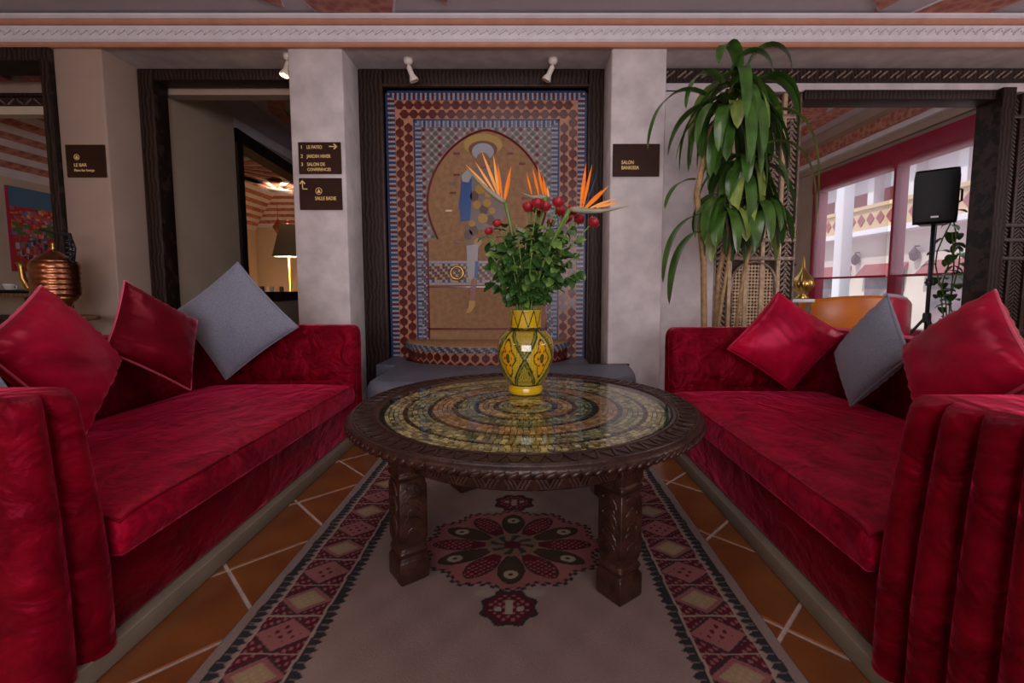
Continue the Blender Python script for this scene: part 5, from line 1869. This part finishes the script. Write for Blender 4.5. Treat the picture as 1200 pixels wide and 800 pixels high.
# ================================================================== SIDE ROOM (right): armchair, speaker, brass bottle, plant
AXc, AYc = 3.08, 4.50
ac = tag(thing('tub_armchair', (AXc, AYc, 0), 'orange and crimson tub armchair seen from behind in the side room', 'armchair'))


def tub(a0, a1, r0, r1, z0, z1, dr_=.16):
    n = 28
    mb = MB()
    vs, fs = [], []
    for k in range(n + 1):
        aa = a0 + (a1 - a0) * k / n
        zt = z1 - dr_ * min(1, abs(aa - 268) / 100) ** 2
        ca, sa = math.cos(R(aa)), .72 * math.sin(R(aa))
        rm = (r0 + r1) / 2
        for r_, z in ((r1, z0), (r1, zt - .03), (r1 - .012, zt - .006), (rm, zt), (r0 + .012, zt - .006), (r0, zt - .03), (r0, z0)):
            vs.append((AXc + r_ * ca, AYc + r_ * sa, z))
    for k in range(n):
        for i in range(7):
            j = (i + 1) % 7
            fs.append((k * 7 + i, k * 7 + j, (k + 1) * 7 + j, (k + 1) * 7 + i))
    fs += [tuple(range(7)), tuple(n * 7 + i for i in range(6, -1, -1))]
    return mb.add(vs, fs)


obj('back_shell', tub(165, 284, .50, .60, .10, .86), 'orangechair', ac, True, fix=True)
obj('arm_shell', tub(284, 398, .50, .60, .10, .86), 'pinkchair', ac, True, fix=True)
obj('arm_shell', tub(140, 165, .50, .60, .10, .86), 'pinkchair', ac, True, fix=True)
obj('top_edge', MB().tube([(AXc + .55 * math.cos(R(a)), AYc + .396 * math.sin(R(a)), .862 - .16 * min(1, abs(a - 268) / 100) ** 2) for a in range(284, 399, 6)], .022, 8), 'paleedge', ac, True)
obj('inner_back', tub(150, 395, .44, .505, .40, .82), 'purple', ac, True, fix=True)
obj('seat', MB().lathe([(.44, .10), (.45, .38), (.42, .43), (.1, .44)], (AXc, AYc, 0), 32, rot=Matrix.Diagonal((1, .72, 1))), 'pinkchair', ac, True)
for sx in (-.3, .3):
    for sy in (-.22, .22):
        obj('leg', MB().lathe([(.018, 0), (.03, .12)], (AXc + sx, AYc + sy, 0), 8), 'wood', ac)

SPX, SPY = 4.02, 4.60
ss = tag(thing('speaker_stand', (SPX, SPY, 0), 'black tripod stand holding the loudspeaker by the window', 'stand'))
obj('pole', MB().tube([(SPX, SPY, .25), (SPX, SPY, 1.56)], .018, 10), 'black', ss, True)
obj('collar', MB().lathe([(.03, .95), (.03, 1.02)], (SPX, SPY, 0), 12), 'black', ss)
obj('hub', MB().lathe([(.032, .58), (.036, .60), (.036, .66), (.03, .68)], (SPX, SPY, 0), 12), 'black', ss)
obj('knob', MB().tube([(SPX - .03, SPY - .02, .98), (SPX - .07, SPY - .04, .98)], .014, 8), 'black', ss)
for k in range(3):
    a = R(250 + 120 * k)
    lg = obj('leg', MB().tube([(SPX + .02 * math.cos(a), SPY + .02 * math.sin(a), .62), (SPX + .24 * math.cos(a), SPY + .24 * math.sin(a), .28), (SPX + .42 * math.cos(a), SPY + .42 * math.sin(a), .015)], .013, 8), 'black', ss)
    obj('brace', MB().tube([(SPX, SPY, .27), (SPX + .24 * math.cos(a), SPY + .24 * math.sin(a), .28)], .009, 6), 'black', ss)
sk = tag(thing('loudspeaker', (SPX, SPY, 1.54), 'black loudspeaker on a tripod stand in front of the red window', 'speaker'))
def spr(x, y):
    c, s2 = math.cos(R(-40)), math.sin(R(-40))
    return SPX + c * x - s2 * y, SPY + s2 * x + c * y


pts = [(-.165, -.13), (.165, -.13), (.17, -.10), (.12, .14), (-.12, .14), (-.17, -.10)]
kb = MB().outline([spr(x, y) for x, y in pts], [(1.545, .04), (1.565, .012), (1.62, .004), (1.98, 0), (2.04, .010), (2.06, .04)])
obj('cabinet', kb, 'black', sk, True, bev=.012)
obj('grille', MB().grid(10, 12, lambda u, v: (*spr((-.155 + .31 * u) * (.92 + .08 * v), -.135 - .020 * (1 - (2 * u - 1) ** 4) * (1 - (2 * v - 1) ** 6)), 1.568 + .470 * v)), 'grille', sk, True)
c2, s2_ = Vector((math.cos(R(-40)), math.sin(R(-40)), 0)), Vector((-math.sin(R(-40)), math.cos(R(-40)), 0))
obj('badge', MB().obox((*spr(0, -.158), 1.605), c2 * .028, s2_ * .003, (0, 0, .008)), 'silver', sk)
obj('side_handle', MB().tube([(*spr(.155, .02), 1.74), (*spr(.19, .01), 1.76), (*spr(.19, .01), 1.86), (*spr(.155, .02), 1.88)], .010, 6), 'black', sk)
cbl = tag(thing('speaker_cable', (SPX + .1, SPY, 0), 'thin black cable hanging from the loudspeaker', 'cable'))
obj('cable_run', MB().tube([(SPX + .12, SPY + .1, 1.56), (SPX + .13, SPY + .12, 1.0), (SPX + .10, SPY + .14, .4), (SPX + .2, SPY + .2, .01)], .005, 6), 'black', cbl)

tt_ = tag(thing('side_table', (2.42, 4.12, 0), 'small white topped side table beside the carved screen', 'table'))
obj('table_top', MB().box(2.24, 2.53, 4.02, 4.28, .80, .83), 'china', tt_, bev=.006)
for sx in (2.28, 2.50):
    for sy in (4.06, 4.24):
        obj('leg', MB().box(sx - .015, sx + .015, sy - .015, sy + .015, 0, .80), 'tablewood', tt_)
bb = tag(thing('brass_bottle', (2.475, 4.12, .83), 'fluted brass bottle with slender neck on the white side table', 'bottle'))
mb = MB()
pf = [(.045, 0), (.055, .008), (.03, .03), (.035, .05), (.075, .09), (.088, .13), (.075, .175), (.045, .215), (.022, .25), (.012, .29), (.010, .33), (.004, .36)]
vs, fs = [], []
nseg = 48
for r_, z in pf:
    for i in range(nseg):
        a = 2 * PI * i / nseg
        rr_ = r_ * (1 + (.06 * math.cos(12 * a) if .05 < z < .24 else 0))
        vs.append((2.475 + rr_ * math.cos(a), 4.12 + rr_ * math.sin(a), .83 + z))
for k in range(len(pf) - 1):
    for i in range(nseg):
        fs.append((k * nseg + i, k * nseg + (i + 1) % nseg, (k + 1) * nseg + (i + 1) % nseg, (k + 1) * nseg + i))
mb.add(vs, fs)
obj('bottle_body', mb, 'brass', bb, True)
obj('stopper', MB().sphere((2.475, 4.12, 1.195), .009), 'brass', bb, True)
ph = tag(thing('desk_lamp', (2.34, 4.14, .83), 'pale desk lamp with dark arm next to the brass bottle', 'lamp'))
obj('base', MB().lathe([(.045, .83), (.045, .845), (.01, .855)], (2.322, 4.16, 0), 16), 'china', ph)
obj('globe', MB().sphere((2.322, 4.16, 1.00), (.04, .04, .06), 14, 8), 'china', ph, True)
obj('arm', MB().tube([(2.322, 4.16, .85), (2.322, 4.16, 1.05), (2.43, 4.16, 1.14)], .008, 6), 'black', ph)

vp = tag(thing('climbing_houseplant', (4.58, 5.0, 0), 'leafy green climbing houseplant beside the dark door post', 'plant'))
obj('pot', MB().lathe([(.11, 0), (.14, .24), (.15, .25), (.13, .25), (.12, .20)], (4.58, 5.0, 0), 24), 'pot', vp, True)
rg = random.Random(11)
heart = MB()
blade(heart, (0, 0, 0), (1, 0, 0), (0, 0, 1), .13, .048, .7, .2, 7, lambda t: (math.sin(PI * min(1, .25 + .75 * t)) ** .7))
hm = [shared('leaf', heart, 'leaf', True), shared('leaf', heart, 'leaf2', True)]
for s_ in range(4):
    ax_ = 4.58 + (s_ - 1.5) * .05
    path = [(ax_ + .05 * math.sin(t * .7 + s_ * 2), 5.0 + .05 * math.cos(t * .8 + s_), .2 + t * (1.68 - .12 * s_) / 12) for t in range(12)]
    obj('stem', MB().tube(path, .007, 6), 'stem', vp, True)
    for k in range(13):
        p = Vector(path[min(11, 2 + int(k * .75))])
        az = rg.uniform(0, 2 * PI)
        xx = Vector((math.cos(az), math.sin(az), rg.uniform(-.6, .4))).normalized()
        zz_ = (Vector((0, 0, 1)) - xx * xx.z).normalized()
        inst('leaf', hm[0 if rg.random() < .6 else 1], vp, p, Matrix((xx, zz_.cross(xx), zz_)).transposed(), rg.uniform(.8, 1.2))
